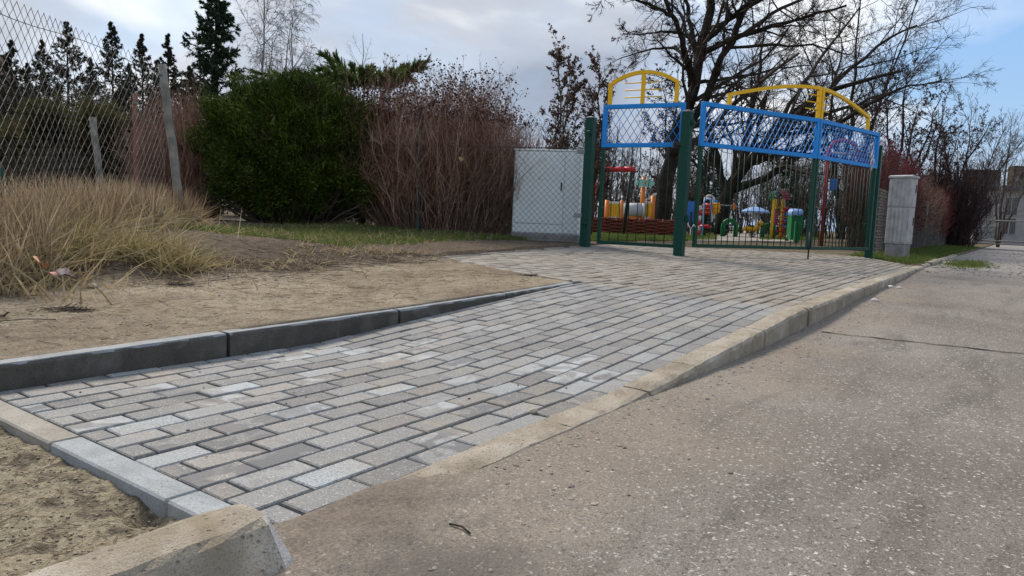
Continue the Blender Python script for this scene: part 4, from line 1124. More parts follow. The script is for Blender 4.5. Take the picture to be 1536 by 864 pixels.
limbs2 = [
    ([(1080, 352, T2), (1085, 318, T2), (1094, 285, T2), (1103, 268, T2), (1122, 246, T2 - .3), (1150, 214, T2 - .8), (1186, 180, T2 - 1.4), (1222, 150, T2 - 2), (1262, 127, T2 - 2.5), (1305, 115, T2 - 3), (1355, 106, T2 - 3.4)], 0.27, 0.035),
    ([(1090, 292, T2), (1082, 268, T2 + .3), (1076, 236, T2 + .6), (1062, 200, T2 + 1), (1050, 165, T2 + 1.3)], 0.18, 0.06),
    ([(1106, 264, T2), (1114, 230, T2 + .6), (1120, 198, T2 + 1.1), (1130, 150, T2 + 1.8), (1140, 100, T2 + 2.4), (1146, 50, T2 + 3)], 0.14, 0.04),
    ([(1134, 232, T2 - .5), (1168, 190, T2 + .2), (1200, 164, T2 + .6), (1240, 138, T2 + 1), (1288, 92, T2 + 1.6), (1330, 60, T2 + 2), (1375, 38, T2 + 2.5)], 0.15, 0.03),
    ([(1100, 284, T2), (1140, 270, T2 - 1), (1182, 248, T2 - 1.8), (1232, 202, T2 - 2.6), (1290, 162, T2 - 3.4), (1350, 132, T2 - 4)], 0.15, 0.03),
    ([(1150, 214, T2 - .8), (1180, 160, T2 + 1), (1215, 110, T2 + 2.4), (1255, 55, T2 + 3.4), (1290, 10, T2 + 4)], 0.11, 0.03),
    ([(1186, 180, T2 - 1.4), (1240, 172, T2 - .2), (1300, 150, T2 + .8), (1370, 128, T2 + 1.6), (1420, 118, T2 + 2.2)], 0.09, 0.02),
    ([(1090, 285, T2), (1060, 262, T2 + 2), (1030, 235, T2 + 3.4), (1005, 215, T2 + 4.4)], 0.11, 0.03),
    ([(1122, 246, T2), (1160, 236, T2 + 2), (1205, 222, T2 + 3.6), (1250, 215, T2 + 5)], 0.10, 0.03),
]
lv2 = [dict(n=10, t0=.15, t1=1.0, ang=.7, lf=.40, K=7, up=.05, wig=.16, rf=.5, rmin=.011),
       dict(n=9, t0=.12, t1=1.0, ang=.8, lf=.45, K=6, up=.03, wig=.18, rf=.5, rmin=.008),
       dict(n=11, t0=.12, t1=1.0, ang=.8, lf=.55, K=5, up=.02, wig=.2, rf=.55, rmin=.0065)]
tree_from_limbs('bare_tree', 'spreading bare tree with long low limbs behind the wide gate', 'tree', limbs2, b2, lv2, M['bark'], M['twig_dark'], group='bare trees')

def young_tree(name, label, x, ytop, depth, nst, spread, leaves, leaf_mat, twig, bark, cat='tree', group=None, lsize=.05, lv=None, zb=None, r0=.05, h0=0.0):
    b = W(x, 340, depth); b[2] = gz(b) if zb is None else zb
    top = W(x, ytop, depth); H = top[2] - b[2]
    r = empty(name, tuple(b)); tag(r, label, cat, group)
    P, Rr, mb = [], [], MB()
    for i in range(nst):
        a = rng.uniform(0, 6.28); e = np.array([math.cos(a), math.sin(a), 0]) * spread * H * rng.uniform(.4, 1) * (i > 0)
        hh = H * (1 if i == 0 else rng.uniform(.7, 1.0))
        t = np.linspace(0, 1, 10)[:, None]
        q = e * t ** 1.3 + np.array([0, 0, 1]) * hh * t; q[1:-1] += rng.normal(size=(8, 3)) * H * .008
        rr = np.linspace(r0 * (1 if i == 0 else .7), r0 * .12, 10)
        mb.tube(q, rr, 6); P.append(q); Rr.append(rr)
    mb.build('trunk', bark, r, True)
    P, Rr = np.stack(P), np.stack(Rr); parts = []
    for i, l in enumerate(lv):
        P, Rr = spawn(P, Rr, **l); parts.append(tubes_np(P, Rr, 3))
    build_np('crown', parts, twig, r)
    if leaves:
        pos = along(P, leaves, .2, 1.0); build_np('leaves', [cards_np(pos, rng.uniform(.6, 1.3, len(pos)) * lsize)], leaf_mat, r)
    return r
lv_y = [dict(n=14, t0=.25, t1=.98, ang=.65, lf=.28, K=6, up=.06, wig=.12, rf=.5, rmin=.006),
        dict(n=6, t0=.1, t1=1.0, ang=.6, lf=.42, K=5, up=.05, wig=.14, rf=.5, rmin=.004),
        dict(n=5, t0=.1, t1=1.0, ang=.6, lf=.45, K=4, up=.02, wig=.16, rf=.6, rmin=.004)]
young_tree('young_tree', 'young tree with sparse dry leaves behind the white cabinet', 830, 82, 15.5, 4, .16, 3, M['leaf_brown'], M['twig_brown'], M['bark_brown'], lv=lv_y, group='leafy young trees', lsize=.055)
young_tree('young_tree', 'young tree with sparse dry leaves behind the left gate post', 886, 92, 17.0, 4, .14, 3, M['leaf_brown'], M['twig_brown'], M['bark_brown'], lv=lv_y, group='leafy young trees', lsize=.055)
young_tree('young_tree', 'thin leafy tree whose dark leaves show between the gate arches', 1002, 85, 29.0, 4, .16, 4, M['berry'], M['twig_dark'], M['bark'], lv=lv_y, group='leafy young trees', lsize=.07, r0=.07)
young_tree('seed_tree', 'dark tree full of seed clusters right of the wide gate arch', 1340, 95, 24.0, 6, .30, 3, M['berry'], M['twig_dark'], M['bark'], lv=lv_y, group='seed-laden trees', lsize=.055, r0=.09)
young_tree('seed_tree', 'shorter dark seed-laden tree over the crimson hedge', 1395, 150, 29.0, 6, .40, 3, M['berry'], M['twig_dark'], M['bark'], lv=lv_y, group='seed-laden trees', lsize=.055, r0=.09)
lv_b = [dict(n=13, t0=.25, t1=.98, ang=.6, lf=.38, K=6, up=.07, wig=.10, rf=.5, rmin=.010),
        dict(n=7, t0=.1, t1=1.0, ang=.6, lf=.45, K=5, up=.04, wig=.12, rf=.5, rmin=.007),
        dict(n=5, t0=.1, t1=1.0, ang=.6, lf=.45, K=4, up=.02, wig=.14, rf=.6, rmin=.006)]
young_tree('bare_tree', 'slender bare tree with long rising twigs above the far crimson hedge', 1440, 165, 31.0, 5, .42, 0, None, M['twig_brown'], M['bark_brown'], lv=lv_b, group='bare trees', r0=.08)
young_tree('bare_tree', 'bare tree with fine pale twigs in front of the far house', 1500, 190, 36.0, 4, .30, 0, None, M['twig_grey'], M['bark_brown'], lv=lv_b, group='bare trees', r0=.09)
young_tree('bare_tree', 'bare tree with fine pale twigs at the far end of the road', 1560, 180, 39.0, 4, .35, 0, None, M['twig_grey'], M['bark_brown'], lv=lv_b, group='bare trees', r0=.09)
# birches
lv_birch = [dict(n=22, t0=.2, t1=.98, ang=.55, lf=.34, K=7, up=.05, wig=.08, rf=.45, rmin=.014),
            dict(n=11, t0=.15, t1=1.0, ang=.7, lf=.42, K=7, up=-.16, wig=.08, rf=.4, rmin=.009),
            dict(n=6, t0=.1, t1=1.0, ang=.5, lf=.6, K=5, up=-.30, wig=.06, rf=.5, rmin=.008)]
young_tree('birch_tree', 'tall bare weeping birch beside the big spruce', 395, -6, 40.0, 3, .14, 0, None, M['birch_twig'], M['birch'], lv=lv_birch, group='bare birches', r0=.16)
young_tree('birch_tree', 'slightly lower weeping birch between the tall birch and the juniper', 436, 22, 43.0, 2, .12, 0, None, M['birch_twig'], M['birch'], lv=lv_birch, group='bare birches', r0=.15)
lv_bs = [dict(n=20, t0=.25, t1=.98, ang=.9, lf=.26, K=5, up=.03, wig=.1, rf=.5, rmin=.012), dict(n=7, t0=.1, t1=1, ang=.7, lf=.4, K=4, up=.02, wig=.12, rf=.5, rmin=.009)]
young_tree('birch_tree', 'small bare birch showing above the juniper sprays', 538, 50, 46.0, 1, .1, 0, None, M['birch_twig'], M['birch'], lv=lv_bs, group='bare birches', r0=.12)
young_tree('birch_tree', 'faint distant bare tree above the red-brown shrub', 712, 92, 60.0, 2, .2, 0, None, M['birch_twig'], M['birch'], lv=lv_bs, group='bare birches', r0=.12)

def spruce(name, label, x, ytop, depth, wbase, mat, dens, needle, group, droop=.25, zb=None, trunk=.10, skirt=.06):
    b = W(x, 340, depth); b[2] = gz(b) - .02; H = W(x, ytop, depth)[2] - b[2]
    r = empty(name, tuple(b)); tag(r, label, 'tree', group)
    mb = MB(); mb.tube([(0, 0, 0), (0.02 * H * .1, 0, H * .5), (0, 0, H)], [trunk, trunk * .55, .008], 7); mb.build('trunk', M['bark'], r, True)
    P, Rr = [], []
    thin = trunk < .08
    nb = int(dens * H * (20 if thin else 13))
    for i in range(nb):
        t = skirt + (1 - skirt) * (i + rng.uniform(0, 1)) / nb; z = t * H; a = rng.uniform(0, 6.283)
        L = wbase * (1 - t) ** (1.05 if thin else .85) * rng.uniform(.7 if thin else .55, 1.08) + .015
        k = np.linspace(0, 1, 7)[:, None]
        dirv = np.array([math.cos(a), math.sin(a), 0])
        q = dirv * L * k + np.array([0, 0, 1]) * (z + (0.30 * t - droop) * L * k + .30 * L * k ** 2.4 * (1 if t > .1 else .5))
        q[1:] += rng.normal(size=(6, 3)) * .02 * L
        P.append(q); Rr.append(np.linspace(.012 * trunk / .1, .004, 7))
    P, Rr = np.stack(P), np.stack(Rr)
    P2, R2 = spawn(P, Rr, 6 if thin else 9, .12, 1.0, .85, .30 if thin else .36, K=4, up=-.05, wig=.08, rf=.6, rmin=.003)
    build_np('branches', [tubes_np(P, Rr, 3), tubes_np(P2, R2, 3)], M['bark_brown'], r)
    # needles: short blades along branchlets
    parts = []
    for Q, n in ((P, int(needle * 1.4)), (P2, needle)):
        N = len(Q); pos = along(Q, n, .1, 1.0); d = np.repeat(Q[:, -1] - Q[:, 0], n, 0); d /= np.linalg.norm(d, axis=1, keepdims=True) + 1e-9
        d = d * .8 + rng.normal(size=d.shape) * .55 + np.array([0, 0, -.08]); d /= np.linalg.norm(d, axis=1, keepdims=True)
        L = rng.uniform(.05, .10, len(pos)) * (.7 if thin else 1.5)
        parts.append(blades_np(pos, d, L, L * .34, np.zeros_like(pos), 1))
    build_np('needles', parts, mat, r)
    return r
spruce('spruce_tree', 'big dense dark green spruce beside the weeping birches', 324, -40, 28.0, 2.75, M['needle_dark'], 1.7, 42, 'spruces', .34, trunk=.16)
for x, yt, dp, wb, lb in [(24, 62, 17.0, .95, 'thin dark spruce furthest along the wire fence, next to a brown roof'), (106, 34, 17.5, 1.15, 'tall thin spruce with dark cones at the top behind the wire fence'), (172, 34, 18.5, 1.05, 'thin spruce with long bare leader behind the rusty post'), (216, 52, 19.0, .9, 'slim spruce between the thick leaning post and the rusty post'), (254, 52, 20.0, .95, 'slim spruce just beyond the thick leaning fence post'), (70, 62, 19.5, 1.0, 'blunt-topped dark pine between two thin spruces'), (140, 88, 22.0, 1.1, 'lower spruce filling the gap beside the tall cone-topped one'), (48, 96, 22.5, 1.1, 'lower spruce filling the gap beside the blunt-topped pine'), (195, 96, 23.0, 1.1, 'lower spruce between the bare-leader one and the slim one'), (236, 92, 23.5, 1.1, 'lower spruce peeping out beside the thick leaning post'), (285, 100, 24.0, 1.1, 'lower spruce at the foot of the big dense spruce'), (0, 90, 21.0, 1.1, 'lower spruce in front of the brown gabled roof')]:
    spruce('spruce_tree', lb, x, yt, dp, wb * 1.7, M['needle_grey'], 1.6, 34, 'spruces', .10, trunk=.06)
spruce('spruce_tree', 'dark spruce inside the playground left of the low forked tree', 1058, 225, 34.0, 1.3, M['needle_dark'], 1.0, 16, 'spruces', .3, trunk=.10)
spruce('spruce_tree', 'dark spruce inside the playground behind the climbing tower', 1180, 235, 38.0, 1.8, M['needle_dark'], 1.0, 16, 'spruces', .3, trunk=.10)

# ------------------------------------------------------------------ shrubs and hedges
def twig_shrub(name, label, x0, x1, ytop, depth, dpt, nst, twig, cat='shrub', group=None, seeds=None, nseed=2, lean=.35, lv=None, top_shape=None, rr0=.006, seed_size=.035, base_w=.75):
    """dense upright twigs from a broad base; outline follows top_shape(t) 0..1 across"""
    a, b = W(x0, 335, depth), W(x1, 335, depth); c = (a + b) / 2; c[2] = gz(c) - .02
    r = empty(name, tuple(c)); tag(r, label, cat, group)
    ax = (b - a)[:2]; Wd = np.linalg.norm(ax); ax = ax / Wd; ay = np.array([-ax[1], ax[0]])
    H = W((x0 + x1) / 2, ytop, depth)[2] - c[2]
    u = rng.uniform(-1, 1, nst); w = rng.uniform(-1, 1, nst) * np.sqrt(np.clip(1 - u * u * .7, 0.05, 1))
    ts = top_shape if top_shape else (lambda t: 1 - .35 * np.abs(t) ** 2.6)
    hh = H * ts(u) * (1 - .12 * w ** 2) * rng.uniform(.62, 1.04, nst)
    base = np.stack([u * Wd / 2 * base_w, w * dpt / 2 * .7, np.zeros(nst)], 1)
    tip = np.stack([u * Wd / 2 + rng.normal(0, .10, nst) * H * lean, w * dpt / 2 + rng.normal(0, .10, nst) * H * lean, hh], 1)
    k = np.linspace(0, 1, 6)[None, :, None]
    P = base[:, None, :] * (1 - k) + tip[:, None, :] * k
    bow = np.stack([u * .18 * H, w * .18 * H, np.zeros(nst)], 1)
    P = P + bow[:, None, :] * (k * (1 - k))
    P[:, 1:-1] += rng.normal(size=(nst, 4, 3)) * .035 * H
    M2 = np.array([[ax[0], ax[1], 0], [ay[0], ay[1], 0], [0, 0, 1]])
    P = P @ M2
    Rr = np.repeat(np.linspace(rr0, rr0 * .45, 6)[None], nst, 0)
    parts = [tubes_np(P, Rr, 3)]
    Q, QR = P, Rr
    for l in (lv or [dict(n=5, t0=.2, t1=1.0, ang=.45, lf=.30, K=4, up=.05, wig=.12, rf=.7, rmin=.003), dict(n=3, t0=.2, t1=1.0, ang=.5, lf=.45, K=3, up=.04, wig=.14, rf=.8, rmin=.0025)]):
        Q, QR = spawn(Q, QR, **l); parts.append(tubes_np(Q, QR, 3))
    build_np('twigs', parts, twig, r)
    if seeds:
        sel = Q[Q[:, -1, 2] > H * .72]
        pos = np.repeat(sel[:, -1], nseed, 0) + rng.normal(size=(len(sel) * nseed, 3)) * .015
        build_np('seed_heads', [cards_np(pos, rng.uniform(.5, 1.2, len(pos)) * seed_size, 1.6)], seeds, r)
    return r
twig_shrub('dogwood_shrub', 'wide bare red-brown shrub with dark seed heads beside the evergreen bush', 534, 800, 124, 11.3, 1.9, 1400, M['twig_red'], seeds=M['berry'], group='bare shrubs', lean=.9, base_w=.68,
           top_shape=lambda t: 1 - .16 * np.clip(-t, 0, 1) ** 2 - .52 * np.clip(t, 0, 1) ** 2.6)
twig_shrub('twig_shrub', 'low dark undergrowth of bare twigs behind the red-brown shrub', 470, 800, 262, 12.9, 1.0, 420, M['twig_brown'], group='bare shrubs', lean=1.6, base_w=1.0)
twig_shrub('twig_shrub', 'bare reddish shrub between the thick leaning post and the evergreen bush', 212, 330, 140, 11.2, 1.4, 520, M['twig_red'], group='bare shrubs')
twig_shrub('twig_shrub', 'low pale thicket of bare stems behind the wire fence', -70, 150, 205, 8.6, 1.2, 110, M['twig_brown'], group='bare shrubs', rr0=.004)
# red hedges over the right fence
hb = 0
for s0, s1, h, lb, tw in ((15.2, 18.2, 2.30, 'dark crimson bare hedge next to the grey cabinet', 'twig_crimson'), (18.0, 22.5, 2.15, 'crimson hedge in the middle of the verge fence', 'twig_crimson'), (22.3, 29, 1.95, 'brownish hedge further along the verge fence', 'twig_red'), (28.6, 37.5, 2.0, 'crimson hedge at the far end of the verge fence', 'twig_crimson')):
    n = int((s1 - s0) * 150); s_ = rng.uniform(s0, s1, n); v_ = rng.uniform(1.15, 1.85, n)
    base = np.array([sv(a, b, 0.24) for a, b in zip(s_, v_)]); c = sv((s0 + s1) / 2, 1.7, 0.24)
    P = base[:, None, :] + np.linspace(0, 1, 5)[None, :, None] * (np.stack([rng.normal(0, .16, n), rng.normal(0, .16, n), h * rng.uniform(.6, 1.05, n)], 1))[:, None, :]
    P[:, 1:] += rng.normal(size=(n, 4, 3)) * .04
    Rr = np.repeat(np.linspace(.008, .004, 5)[None], n, 0)
    Q, QR = spawn(P, Rr, 5, .2, 1, .6, .3, K=4, up=.04, wig=.15, rf=.7, rmin=.004)
    Q2, QR2 = spawn(Q, QR, 3, .2, 1, .6, .45, K=3, up=.04, wig=.15, rf=.8, rmin=.003)
    r = empty('hedge', tuple(c)); tag(r, lb, 'hedge', 'hedges along the verge fence')
    build_np('stems', [tubes_np(P, Rr, 3)], M['twig_brown'], r, False, c)
    up = build_np('twigs', [tubes_np(Q, QR, 3), tubes_np(Q2, QR2, 3)], M[tw], r, False, c)
    pos = along(Q2, 2); pos = pos[pos[:, 2] < 1.5 + .24 * rng.normal(size=len(pos)) * .3]
    build_np('dry_leaves', [cards_np(pos[:6000], rng.uniform(.03, .07, len(pos[:6000])))], M['leaf_brown'], r, False, c)

def evergreen(name, label, x0, x1, ytop, depth, dpt, nclump, mat, cat='shrub', group=None, tips=1.0, shape=2.6, per=46, csize=.11, seed_up=.5, zlow=0.02, flat_top=0.0, twigs=True, lobes=1.0):
    """clipped-by-nature evergreen: feathery sprays on a lumpy body over an inner tangle of branches"""
    a, b = W(x0, 335, depth), W(x1, 335, depth); c = (a + b) / 2; c[2] = gz(c) - .02
    r = empty(name, tuple(c)); tag(r, label, cat, group)
    ax = (b - a)[:2]; Wd = np.linalg.norm(ax); ax = ax / Wd; M2 = np.array([[ax[0], ax[1], 0], [-ax[1], ax[0], 0], [0, 0, 1]])
    H = W((x0 + x1) / 2, ytop, depth)[2] - c[2]
    # lobes
    nl = 26
    lu = rng.uniform(-.8, .8, nl); lw = rng.uniform(-.75, .75, nl); lz = rng.uniform(.1, .86, nl)
    nrm = rng.normal(size=(nclump, 3)); nrm /= np.linalg.norm(nrm, axis=1, keepdims=True)
    e = 2.0 / shape
    p = np.sign(nrm) * np.abs(nrm) ** e
    rad = (np.abs(p) ** shape).sum(1) ** (-1 / shape)
    p = p * rad[:, None]
    lump = 1 + .09 * np.sin(p[:, 0] * 5.3 + 1) * np.cos(p[:, 2] * 6.1) + .06 * np.sin(p[:, 0] * 11 + p[:, 2] * 9 + p[:, 1] * 5)
    lobe = rng.normal(size=(int(60 * lobes), 3)); lobe /= np.linalg.norm(lobe, axis=1, keepdims=True)
    un = p / np.linalg.norm(p, axis=1, keepdims=True); dt = (un @ lobe.T).max(1)
    f = rng.uniform(.72, 1.0, nclump) ** .5 * lump * (.80 + .24 * smooth(.90, .99, dt))
    pos = np.stack([p[:, 0] * Wd / 2 * f, p[:, 1] * dpt / 2 * f, (H / 2) + p[:, 2] * H / 2 * f * (1 - flat_top * 0)], 1)
    pos[:, 2] = np.maximum(pos[:, 2], zlow + rng.uniform(0, .3, nclump))
    dropped = (pos[:, 2] < .22 * H) & (rng.uniform(0, 1, nclump) < .6)
    pos[dropped, 2] += rng.uniform(.2, .6, dropped.sum()) * H
    out = np.stack([p[:, 0], p[:, 1], p[:, 2] * .8], 1); out /= np.linalg.norm(out, axis=1, keepdims=True)
    d0 = out + np.array([0, 0, seed_up]) + rng.normal(size=out.shape) * .35; d0 /= np.linalg.norm(d0, axis=1, keepdims=True)
    idx = np.repeat(np.arange(nclump), per)
    cs_ = csize * rng.uniform(.7, 1.4, nclump)[idx]
    q = pos[idx] + rng.normal(size=(len(idx), 3)) * cs_[:, None] * .42
    d = d0[idx] + rng.normal(size=(len(idx), 3)) * .42; d /= np.linalg.norm(d, axis=1, keepdims=True)
    L = cs_ * rng.uniform(.22, .52, len(idx)) * tips
    top = (q[:, 2] > .78 * H) & (rng.uniform(0, 1, len(q)) < .12); L = np.where(top, L * 2.6, L)
    v, qd = blades_np(q, d, L, np.minimum(L * .27, csize * .14), np.zeros_like(q), 1)
    ni = nclump * 9; fi = rng.uniform(.35, .86, ni); pi_ = p[rng.integers(0, nclump, ni)]
    qi = np.stack([pi_[:, 0] * Wd / 2 * fi, pi_[:, 1] * dpt / 2 * fi, H / 2 + pi_[:, 2] * H / 2 * fi], 1); qi[:, 2] = np.maximum(qi[:, 2], zlow + rng.uniform(0, .2, ni))
    di = rng.normal(size=(ni, 3)); di /= np.linalg.norm(di, axis=1, keepdims=True); Li = csize * rng.uniform(.8, 1.5, ni)
    v2_, q2_ = blades_np(qi, di, Li, Li * .45, np.zeros_like(qi), 1)
    build_np('foliage', [(v @ M2, qd), (v2_ @ M2, q2_)], mat, r)
    if twigs:
        n = 240; u = rng.uniform(-1, 1, n); w = rng.uniform(-1, 1, n)
        base = np.stack([u * Wd * .18, w * dpt * .2, np.zeros(n)], 1); tip = np.stack([u * Wd * .46, w * dpt * .46, rng.uniform(.1, .85, n) * H], 1)
        k = np.linspace(0, 1, 5)[None, :, None]; P = base[:, None] * (1 - k) + tip[:, None] * k; P[:, 1:-1] += rng.normal(size=(n, 3, 3)) * .04
        Rr = np.repeat(np.linspace(.018, .005, 5)[None], n, 0)
        Q, QR = spawn(P @ M2, Rr, 5, .3, 1, .7, .25, K=4, wig=.15, rf=.5, rmin=.003)
        build_np('branches', [tubes_np(P @ M2, Rr, 3), tubes_np(Q, QR, 3)], M['twig_brown'], r)
    return r
evergreen('evergreen_bush', 'large rounded dark green evergreen bush beside the red-brown shrub', 300, 586, 127, 11.2, 2.0, 4200, M['thuja'], group='evergreen bushes', shape=2.02, per=84, csize=.12, zlow=.10)
evergreen('evergreen_bush', 'small dark green bush tucked behind the reddish bare shrub', 285, 330, 152, 12.6, .7, 260, M['thuja'], group='evergreen bushes', per=40, csize=.13)
evergreen('evergreen_hedge', 'olive green hedge with flat top behind the wire fence', 60, 200, 160, 11.6, 1.2, 1100, M['olive'], cat='hedge', group='olive hedges', shape=4.5, per=36, csize=.12)
evergreen('evergreen_hedge', 'low dark olive hedge at the edge of the wire fence', -90, 105, 185, 12.2, 1.2, 1100, M['olive'], cat='hedge', group='olive hedges', shape=4.5, per=36, csize=.12)
twig_shrub('tall_shrub', 'tall dense purplish brown bare shrub over the crimson hedge by the far house', 1388, 1462, 236, 30.0, 2.6, 300, M['twig_purple'], group='bare shrubs', rr0=.014, lean=.7, lv=[dict(n=6, t0=.1, t1=1.0, ang=.5, lf=.30, K=4, up=.03, wig=.14, rf=.7, rmin=.008), dict(n=4, t0=.2, t1=1.0, ang=.6, lf=.45, K=3, up=.02, wig=.14, rf=.8, rmin=.007)])

# juniper sprays arching above the bush
c = W(545, 300, 12.4); c[2] = gz(c) - .02
jr = empty('juniper', tuple(c)); tag(jr, 'juniper with long arching yellow-green sprays above the evergreen bush', 'shrub')
P = []
for (xe, ye, de) in [(487, 84, 12.2), (500, 98, 12.5), (640, 93, 12.0), (622, 100, 12.6), (590, 112, 12.2), (600, 104, 12.9), (530, 104, 12.6), (548, 112, 12.2), (575, 120, 11.9), (380, 108, 12.4), (352, 118, 12.2), (430, 118, 12.1), (610, 118, 12.3), (520, 116, 12.0), (460, 124, 12.2), (556, 108, 13.0), (505, 88, 12.9), (632, 104, 12.4), (495, 112, 12.3), (515, 108, 12.7), (540, 110, 12.2), (562, 114, 12.5), (580, 110, 12.8), (604, 112, 12.3), (470, 116, 12.5), (450, 120, 12.4), (618, 122, 12.1), (480, 104, 12.6)]:
    e = W(xe, ye, de) - c; k = np.linspace(0, 1, 9)[:, None]
    hub = W(545 + .45 * (xe - 545), 142, de) - c
    q = np.where(k < .5, hub * (k / .5), hub + (e - hub) * ((k - .5) / .5)) + np.array([0, 0, 1]) * .10 * np.clip(np.sin((k - .4) / .6 * math.pi), 0, 1)
    q[1:-1] += rng.normal(size=(7, 3)) * .012; P.append(q)
P = np.stack(P); Rr = np.repeat(np.linspace(.016, .003, 9)[None], len(P), 0)
Q, QR = spawn(P, Rr, 40, .52, 1.0, .40, .075, K=4, up=.05, wig=.06, rf=.5, rmin=.002)
build_np('branches', [tubes_np(P, Rr, 4), tubes_np(Q, QR, 3)], M['bark_brown'], jr)
pos = along(Q, 34, 0, 1.0); d = np.repeat(Q[:, -1] - Q[:, 0], 34, 0); d /= np.linalg.norm(d, axis=1, keepdims=True)
d = d + rng.normal(size=d.shape) * .35; d /= np.linalg.norm(d, axis=1, keepdims=True); L = rng.uniform(.04, .085, len(pos))
build_np('sprays', [blades_np(pos, d, L, L * .25, np.zeros_like(pos), 1)], M['juniper'], jr)

# bare thicket far behind the playground and the gardens
def thicket_proto(nst, H, Wd, tw):
    n = nst; P = []
    u = rng.uniform(-1, 1, n); w = rng.uniform(-1, 1, n)
    base = np.stack([u * Wd / 2, w * Wd * .3, np.zeros(n)], 1)
    tip = base + np.stack([rng.normal(0, .5, n), rng.normal(0, .5, n), H * rng.uniform(.55, 1.0, n)], 1)
    k = np.linspace(0, 1, 6)[None, :, None]; P = base[:, None] * (1 - k) + tip[:, None] * k; P[:, 1:] += rng.normal(size=(n, 5, 3)) * .07
    Rr = np.repeat(np.linspace(.035, .010, 6)[None], n, 0)
    Q, QR = spawn(P, Rr, 9, .15, 1, .6, .32, K=5, up=.05, wig=.15, rf=.5, rmin=.010)
    Q2, QR2 = spawn(Q, QR, 6, .1, 1, .6, .5, K=4, up=.03, wig=.18, rf=.6, rmin=.008)
    return mesh_np('stems', *(lambda v, q: (v, q.ravel(), np.full(len(q), 4)))(*tubes_np(P, Rr, 4))), mesh_np('twigs', *(lambda v, q: (v, q.ravel(), np.full(len(q), 4)))(*(lambda a, b: (np.concatenate([a[0], b[0]]), np.concatenate([a[1], b[1] + len(a[0])])))(tubes_np(Q, QR, 3), tubes_np(Q2, QR2, 3))))
protos = [thicket_proto(46, 5.0, 6.0, None) for _ in range(3)]
for a, b in protos: a.materials.append(M['bark_brown']); b.materials.append(M['twig_brown'])
far_spots = [(690, 34, 'bare brown thicket rising over the right shoulder of the red-brown shrub'), (780, 36, 'bare brown thicket behind the white cabinet'), (850, 33, 'bare brown thicket behind the young leafy trees'), (915, 37, 'bare brown thicket behind the small gate and its red frame'), (975, 39, 'bare brown thicket directly behind the big forked trunk'),
    (1040, 42, 'bare brown thicket between the big forked tree and the low spreading tree'), (1105, 40, 'bare brown thicket behind the blue parasol'), (1165, 43, 'bare brown thicket behind the climbing tower'), (1225, 37, 'bare brown thicket behind the meeting stiles of the wide gate'), (1275, 35, 'bare brown thicket behind the crimson swing frame'), (1330, 40, 'bare brown thicket behind the gate post by the grey cabinet'),
    (1390, 44, 'bare brown thicket between the crimson hedge and the dark conifer'), (600, 40, 'bare brown thicket hidden low behind the juniper sprays'), (270, 33, 'bare brown thicket under the big dark spruce'), (190, 30, 'bare brown thicket behind the rusty fence post'), (100, 29, 'bare brown thicket below the spruce with dark cones'), (20, 28, 'bare brown thicket below the spruce nearest the brown roof'), (-60, 27, 'bare brown thicket at the open end of the wire fence'),
    (1150, 47, 'tall far thicket seen over the blue parasol'), (1010, 47, 'tall far thicket seen beside the big forked trunk'), (900, 46, 'tall far thicket seen above the red beam')]
for i, (x, d, lb) in enumerate(far_spots):
    b = W(x, 340, d); b[2] = gz(b) - .05
    r = empty('thicket_tree', tuple(b), random.uniform(0, 6.28)); sc = random.uniform(.8, 1.15); r.scale = (sc, sc, sc * random.uniform(.85, 1.1))
    tag(r, lb, 'thicket', 'far bare thickets')
    link('stems', protos[i % 3][0], None, r); link('twigs', protos[i % 3][1], None, r)

# ------------------------------------------------------------------ far end of the road: house, sliding gate
M['plaster'] = plain('pale_plaster', [(0.3, (0.24, 0.23, 0.215)), (0.7, (0.34, 0.33, 0.31))], 2, 0.9, 0.2, 20)
M['roof_dark'] = plain('dark_roof', [(0.3, (0.05, 0.048, 0.047)), (0.7, (0.10, 0.095, 0.09))], 3, 0.8, 0.3, 20)
M['roof_brown'] = plain('brown_roof', [(0.3, (0.13, 0.075, 0.05)), (0.7, (0.22, 0.13, 0.09))], 3, 0.8, 0.3, 20)
M['glass'] = paint('window_glass', (0.03, 0.035, 0.04), 0.12, 0.02, 0.6)
M['steel'] = paint('galvanised_tube', (0.16, 0.165, 0.165), 0.5, 0.2)
h0 = W(1462, 345, 52.0); h0[2] = 0.1
hr = empty('house', tuple(h0), R(-6)); tag(hr, 'pale plastered house with dark flat roof at the end of the road', 'house')
hw, hh, hd = 11.0, W(1490, 285, 52)[2] - 0.1, 8.0
mb = MB(); mb.box((hw / 2, hd / 2, hh / 2), (hw, hd, hh)); mb.build('wall', M['plaster'], hr)
mb = MB(); mb.box((hw / 2, hd / 2, hh + .16), (hw + .9, hd + .9, .36), None, .03); rf = mb.build('roof', M['roof_dark'], hr)
mb = MB(); mb.box((0.7, 1.2, hh + .9), (2.2, 1.0, 1.2), None, .03); mb.build('chimney', M['roof_dark'], rf)
mb = MB(); mb.box((3.4, 1.6, hh + 1.1), (1.0, .8, 1.6), None, .03); mb.build('chimney', M['bark_brown'], rf)
for x, z, w, h in [(2.3, hh - 1.15, .9, 1.3), (0.75, hh - 1.3, .5, 1.0), (5.0, hh - 1.15, 1.1, 1.3), (2.3, 1.4, .9, 1.2), (5.0, 1.3, 1.1, 1.3), (7.6, hh - 1.15, 1.1, 1.3)]:
    mb = MB(); mb.box((x, -.012, z), (w, .03, h), None, .005); wn_ = mb.build('window', M['glass'], hr)
    mb = MB()
    for dx in (-w / 2, 0, w / 2): mb.box((x + dx, -.035, z), (.06, .04, h + .06))
    mb.box((x, -.036, z + h / 2), (w, .036, .06)); mb.box((x, -.036, z - h / 2), (w, .036, .06)); mb.build('frame', M['plaster'], wn_)
